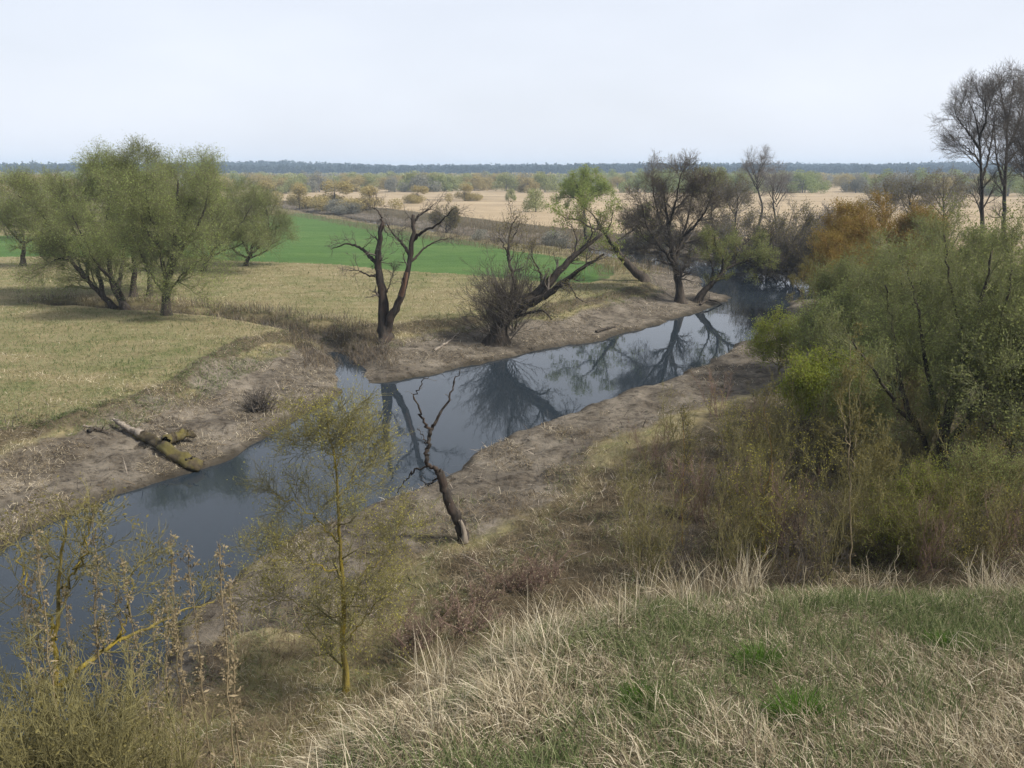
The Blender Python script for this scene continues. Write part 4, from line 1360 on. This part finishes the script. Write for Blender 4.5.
# ------------------------------------------------------------------ broken tree on the near bank
b0 = hit(463, 541)
t = Tree(b0)
t.root([(461, 530), (455, 515), (448, 500), (443, 485), (438, 471)], .19, .12, jit=.02, pw=.5)
t.limb([(439, 474), (434, 468, -.1), (428, 466, -.15), (427, 460, -.15), (428, 446, -.1), (430, 430, 0)], .07, .055)
t.limb([(430, 431), (438, 418, .1), (446, 403, .2), (453, 387, .3), (460, 370, .4)], .055, .012)
t.limb([(430, 431), (424, 421, -.1), (419, 408, -.2), (416, 394, -.2), (420, 384, -.2), (429, 376, -.2)], .045, .010)
t.limb([(429, 445), (424, 438, -.2), (418, 428, -.3)], .02, .008)
t.limb([(428, 466), (416, 470, .2), (404, 482, .4), (396, 494, .5)], .035, .010)
t.limb([(438, 478), (428, 484, .2), (420, 476, .3)], .03, .010)
br_t = t.build('broken_tree', 'snapped dead tree leaning on the near bank, bare forked branch above the water', 'tree', 'bark_dead', 'twig_brown', None,
               [dict(K=3, t0=.5, t1=1, a0=25, a1=60, L0=.2, L1=.6, rr=.45, S=5, wander=.2, trop=.05, rmin=.006), dict(K=2, t0=.3, t1=1, a0=25, a1=60, L0=.1, L1=.25, rr=.6, S=4, wander=.2, trop=0, rmin=.005)], gnarl=.13)
mbx = MB()
p, r = resample([at(465, 541, b0[1] - .2), at(463, 528, b0[1] - .22), at(460, 520, b0[1] - .22)], .09, .05, 14)
p[:3, 2] -= .05
tubes(mbx, p[None], r[None], 7, 0, .3)
o = mbx.build('pale_strip', [M['wood_bare']], br_t, br_t.location)  # paler strip along the lower right of the trunk
o['label'] = 'pale strip at the foot of the trunk'

# log on the far bank
def wpt(px, py, dz):
    b = hit(px, py)
    return b + np.array([0, 0, dz])


t = thing('log', 'mossy fallen log lying down the mud bank into the water', 'log', hit(160, 450))
mb = MB()
p, r = resample([wpt(139, 437, .12), wpt(150, 444, .2), wpt(163, 452, .22), wpt(177, 461, .22), wpt(190, 467, .15), wpt(200, 471, .12)], .17, .22, 20, .035)
p = np.concatenate([p[:1] - (p[1:2] - p[:1]) * .2, p, p[-1:] + (p[-1:] - p[-2:-1]) * .2]); r = np.concatenate([[.05], r, [.05]])
tubes(mb, p[None], r[None], 12, 0, .42)
mb.build('trunk', [M['bark_moss']], t, t.location)
mb = MB()
p, r = resample([wpt(114, 427, .35), wpt(122, 431, .3), wpt(132, 435, .22), wpt(142, 439, .2)], .05, .2, 20, .025)
tubes(mb, p[None], r[None], 7, 0, .4)
o = mb.build('broken_end', [M['wood_bare']], t, t.location)
o['label'] = 'pale splintered upper end without bark'
mb = MB()
p, r = resample([wpt(167, 450, .35), wpt(176, 446, .4), wpt(186, 444, .42), wpt(195, 442, .36)], .22, .13, 24, .035)
p = np.concatenate([p, p[-1:] + (p[-1:] - p[-2:-1]) * .15]); r = np.concatenate([r, [.03]])
tubes(mb, p[None], r[None], 8, 0, .35)
mb.build('branch', [M['bark_moss']], t, t.location)
mb = MB()
p, r = resample([wpt(186, 466, .2), wpt(193, 470, .5), wpt(197, 471, .62)], .06, .02, 14, .015)
p2, r2 = resample([wpt(190, 467, .2), wpt(198, 469, .3), wpt(206, 470, .22)], .07, .02, 14, .015)
tubes(mb, p[None], r[None], 5, 0, .3); tubes(mb, p2[None], r2[None], 5, 0, .3)
mb.build('snag', [M['bark_dark']], t, t.location)

t = thing('stump', 'dark ragged stump on the muddy bank above the log', 'stump', hit(262, 408))
mb = MB()
n = 170
b = hit(262, 410)
P = np.stack([b[0] + R.normal(0, .22, n), b[1] + R.normal(0, .2, n), np.full(n, b[2] - .1)], 1)
p, r = grow(P, np.stack([R.normal(0, .22, n), R.normal(0, .22, n), np.ones(n)], 1), R.uniform(.4, 1.35, n), R.uniform(.014, .035, n), 6, .22, .02, .3)
tubes(mb, p, r, 4, 0, .4)
p2, r2 = kids(p, r, 4, .2, 1, 20, 60, .15, .45, .6, 4, .2, .02, .007)
tubes(mb, p2, r2, 3, 0)
p3, r3 = resample([b + np.array([.0, 0, -.2]), b + np.array([.05, .02, .25]), b + np.array([.0, 0, .6])], .34, .12, 14, .02)
tubes(mb, p3[None], r3[None], 9, 0, .6)
mb.build('stump', [M['twig_brown']], t, t.location).name = 'trunk'
for (pts, rr_l, mt, lab) in [
    ([(434, 352, .1), (443, 347, .12), (452, 342, .2), (460, 337, .45)], .09, 'wood_bare', 'pale driftwood branch on the mud right of the dead tree'),
    ([(84, 427, .05), (92, 429, .08), (100, 430, .05)], .05, 'wood_bare', 'small pale stick on the mud left of the mossy log'),
    ([(88, 434, .1), (98, 432, .14), (110, 436, .08)], .08, 'bark_dark', 'short dark stick on the mud beside the mossy log'),
    ([(596, 333, .08), (606, 331, .2), (616, 328, .1)], .12, 'bark_dark', 'dark stump root at the foot of the peninsula bank'),
    ([(700, 306, .1), (710, 303, .25), (722, 305, .1)], .12, 'bark_dark', 'dark snag at the water on the peninsula tip')]:
    t = thing('driftwood', lab, 'branch', hit(pts[1][0], pts[1][1]))
    mb = MB()
    p, r = resample([wpt(*q) for q in pts], rr_l, rr_l * .3, 14, .02)
    tubes(mb, p[None], r[None], 6, 0, .35)
    p2, r2 = kids(p[None], r[None], 5, .3, 1, 30, 70, .3, .8, .5, 4, .2, .1, .012)
    tubes(mb, p2, r2, 4, 0)
    mb.build('driftwood_branch', [M[mt]], t, t.location).name = 'limb'

# ------------------------------------------------------------------ grass
def in_view(x, y, z, m=60):
    vy = y * CP - (z - CAM_Z) * SP
    vz = y * SP + (z - CAM_Z) * CP
    px = 512 + FPX * x / np.maximum(vy, .05)
    py = 384 - FPX * vz / np.maximum(vy, .05)
    return (px > -m) & (px < 1024 + m) & (py > 0) & (py < 768 + m * 2) & (vy > .3)


# hilltop
n = 690000
x = R.uniform(-3.0, 7.0, n); y = R.uniform(.5, 6.7, n)
z, D_, NS_, HD_, DD_ = height(x, y, True)
ok = (HD_ < .9) & in_view(x, y, z, 330)
x, y, z, HD_ = x[ok], y[ok], z[ok], HD_[ok]
tone = .7 * fbm(x, y, .8, 201, 3) + .8 * fbm(x, y, .22, 207, 2)
isg = (tone + R.normal(0, .55, len(x)) + np.clip((x - .7) * .22, -.5, .08)) > .40
thin = R.random(len(x)) < np.where(isg, .85, .62)
x, y, z, HD_, isg, tone = x[thin], y[thin], z[thin], HD_[thin], isg[thin], tone[thin]
P = np.stack([x, y, z - .01], 1)
azf = -2.2 + 2.6 * fbm(x, y, .7, 211, 2) + R.normal(0, 1.1, len(x))
tus = np.clip(.75 + .9 * fbm(x, y, .34, 221, 2) - .12 * np.clip(x - .3, 0, 1.4), .45, 1.5)
mb = MB()
k = ~isg
kk = k & (R.random(len(x)) < .78)
blades(mb, P[kk], R.uniform(.07, .25, kk.sum()) * tus[kk], R.uniform(.002, .0042, kk.sum()), np.clip(R.normal(.66, .24, kk.sum()), .05, .95), 0, azf[kk], .6)
kk = k & ~kk
blades(mb, P[kk], R.uniform(.07, .22, kk.sum()) * tus[kk], R.uniform(.002, .004, kk.sum()), np.clip(R.normal(.35, .25, kk.sum()), 0, .9), 1, None, .5)
dg = mb.build('dry_grass', [M['straw'], M['straw_dark']])
dg['kind'] = 'stuff'
mb = MB()
blades(mb, P[isg], R.uniform(.06, .17, isg.sum()), R.uniform(.0022, .0042, isg.sum()), np.clip(R.normal(.33, .2, isg.sum()), 0, .9), 0, None, .55)
gg = mb.build('green_grass', [M['grass_green']])
gg['kind'] = 'stuff'

# long pale tufts along the crest
mb = MB()
cpts = []
for (ax, ay), (bx, by) in zip(CREST[2:-2], CREST[3:-1]):
    L = math.hypot(bx - ax, by - ay)
    for j in range(int(L * 7)):
        u = R.random()
        cpts.append((ax + (bx - ax) * u + R.normal(0, .22), ay + (by - ay) * u + R.normal(-.05, .25)))
cpts = np.array(cpts)
cz = height(cpts[:, 0], cpts[:, 1])
nb = 55
cl = fbm(cpts[:, 0], cpts[:, 1], .9, 231, 2)
keepc = cl > -.12
cpts, cz = cpts[keepc], cz[keepc]
i = np.repeat(np.arange(len(cpts)), nb)
P = np.stack([cpts[i, 0] + R.normal(0, .05, len(i)), cpts[i, 1] + R.normal(0, .05, len(i)), cz[i] - .02], 1)
blades(mb, P, R.uniform(.18, .46, len(i)), R.uniform(.002, .0045, len(i)), np.clip(R.normal(.22, .18, len(i)), 0, .8), 0, None, .45)
cg = mb.build('crest_grass', [M['straw']])
cg['kind'] = 'stuff'

# green tufts
for j, (px, py, s, lab) in enumerate([(760, 668, 1.0, 'fresh green grass tuft nearest the crest of the hilltop'), (797, 722, 1.1, 'fresh green grass tuft low on the hilltop among straw'), (945, 650, .8, 'smaller green grass tuft near the right part of the crest'), (640, 705, .8, 'green grass tuft beside the matted straw')]):
    b = hit(px, py)
    n = 420
    rr2 = R.random(n) ** .5 * .085 * s
    th = R.random(n) * 6.283
    P = np.stack([b[0] + np.cos(th) * rr2, b[1] + np.sin(th) * rr2, np.full(n, b[2] - .01)], 1)
    mb = MB()
    blades(mb, P, R.uniform(.07, .16, n) * s, R.uniform(.002, .004, n), np.clip(rr2 / .085 / s * .6 + R.normal(0, .1, n), 0, .9), 0, th + R.normal(0, .5, n), .4)
    o = mb.build('grass_tuft', [M['tuft_green']], None, b)
    o.location = b
    tag(o, lab, 'grass tuft')

# tall dry stalks on the crest
GK = 'tall dry stalks along the crest of the hilltop'
stalks = [(425, 590, 437, 662), (418, 604, 432, 668), (742, 586, 768, 548), (735, 590, 758, 562), (725, 592, 770, 545), (640, 590, 632, 540), (650, 592, 658, 566), (868, 592, 866, 556), (860, 590, 858, 568), (880, 590, 886, 570),
          (900, 598, 898, 545), (905, 600, 908, 575), (966, 594, 978, 545), (972, 596, 962, 562), (985, 600, 986, 570), (700, 598, 690, 560), (612, 610, 604, 575), (560, 622, 556, 585), (800, 592, 806, 566), (930, 598, 936, 574), (1005, 596, 1012, 566), (495, 640, 496, 604)]
for (x0, y0, x1, y1) in stalks:
    if y1 > y0:
        x0, y0, x1, y1 = x1, y1, x0, y0
    b = hit(x0, y0 + 8)
    if b[1] > 7:
        b = hit(x0, y0 + 18)
    t = thing('dry_stalk', 'tall thin dry straw stalk standing on the crest of the grassy hilltop', 'stalk', b, GK)
    mb = MB()
    tip = at(x1, y1, b[1] + R.normal(0, .12))
    mid = (b + tip) / 2 + R.normal(0, .02, 3)
    p, r = resample([b - np.array([0, 0, .05]), b * .7 + tip * .3, mid, tip], .0042, .0014, 14, .004)
    tubes(mb, p[None], r[None], 4, 0)
    p2, r2 = kids(p[None], r[None], 7, .45, 1, 15, 50, .04, .16, .6, 4, .15, .05, .001)
    tubes(mb, p2, r2, 3, 0)
    mb.build('stem', [M['straw']], t, t.location)
    t.children[0].name = 'stem'

# long dead grass and sticks on the slope and the flood plain, meadow blades further out
def scatter_blades(name, N, xr, yr, cond, Lr, Wr, lean, mats, curl=.5, sel=None, clump=None):
    """positions by sight line so that nearer ground gets more"""
    N = int(N * 1.3)
    px = R.uniform(-240, 1264, N); py = R.uniform(*yr, N)
    v = 384.0 - py
    dx, dy, dz = px - 512, FPX * CP + v * SP, -FPX * SP + v * CP
    s = -(CAM_Z - 1.2) / dz
    x, y = dx * s, dy * s
    for _ in range(6):
        zz = height(x, y)
        s = s * .4 + .6 * (zz - CAM_Z) / dz
        x, y = dx * s, dy * s
    z, d, ns, hd, dd = height(x, y, True)
    err = np.abs(CAM_Z + dz * s - z)
    ok = cond(x, y, z, d, ns, hd, dd) & (d > .15) & (err < .6)
    x, y, z, d = x[ok], y[ok], z[ok], d[ok]
    mb = MB()
    n = len(x)
    g = {None: fbm(x, y, 3.0, 301, 3), 1: fbm(x, y, 1.6, 302, 3) * 1.3, 2: fbm(x * .35, y, 5.0, 303, 4) * 2.0}[clump] + R.normal(0, .16 if clump else .25, n)
    P = np.stack([x, y, z - .02], 1)
    L = R.uniform(*Lr, n) * (1 + np.clip(y / 90, 0, 1.0))
    W = R.uniform(*Wr, n) * (1 + np.clip(y / 40, 0, 2.0))
    edges = np.linspace(-.35, .35, len(mats) - 1) if len(mats) > 1 else []
    cls = np.digitize(g, edges) if len(mats) > 1 else np.zeros(n, int)
    for mi in range(len(mats)):
        k = cls == mi
        if k.any():
            blades(mb, P[k], L[k], W[k], np.clip(R.normal(lean, .22, k.sum()), 0, .97), mi, None, curl)
    o = mb.build(name, [M[q] for q in mats])
    o['kind'] = 'stuff'
    return o


scatter_blades('slope_grass', 230000, None, (430, 860), lambda x, y, z, d, ns, hd, dd: ns & (hd > .3) & (d > np.where(y < 17, .8, 2.0) + np.where(y < 17, 1.2, 6) * np.maximum(fbm(x, y, 3, 311, 3) + .2, -.3)), (.12, .4), (.004, .008), .6, ['leaf_dead', 'straw_dark', 'grass_green', 'leaf_olive', 'straw', 'straw_dark', 'leaf_dead'], .5, None, 1)
scatter_blades('bank_grass', 200000, None, (262, 560), lambda x, y, z, d, ns, hd, dd: (~ns | (d < 8)) & (d < 8) & (hd > .6) & (fbm(x, y, 2.2, 321, 3) > np.where(ns, .12, -.02)), (.10, .28), (.005, .010), .72, ['straw_dark', 'leaf_dead', 'straw', 'straw_dark'])
scatter_blades('meadow_grass', 220000, None, (236, 430), lambda x, y, z, d, ns, hd, dd: ~ns & (d > 4.5) & ~inside(x, y, FIELD) & (y < 130), (.10, .24), (.006, .012), .6, ['grass_green', 'grass_green', 'meadow_blade', 'straw', 'meadow_blade', 'grass_green'], .5, None, 2)
scatter_blades('ditch_grass', 60000, None, (298, 370), lambda x, y, z, d, ns, hd, dd: ~ns & (dd < 2.6) & (dd > .25) & (d > 1.5), (.25, .6), (.006, .012), .3, ['twig_brown', 'leaf_dead', 'twig_brown', 'straw_dark'])
scatter_blades('far_bank_grass', 50000, None, (203, 275), lambda x, y, z, d, ns, hd, dd: (seg_dist(x, y, CHANNEL) < 17) & (d > .3), (.4, 1.0), (.008, .014), .3, ['straw_dark', 'leaf_dead', 'leaf_olive'])

scatter_blades('bank_debris', 9000, None, (270, 600), lambda x, y, z, d, ns, hd, dd: (d < 9) & (hd > .6) & (y < 75), (.15, .6), (.010, .022), .97, ['bark_dark', 'wood_bare', 'leaf_dead', 'bark_dark'], .1)
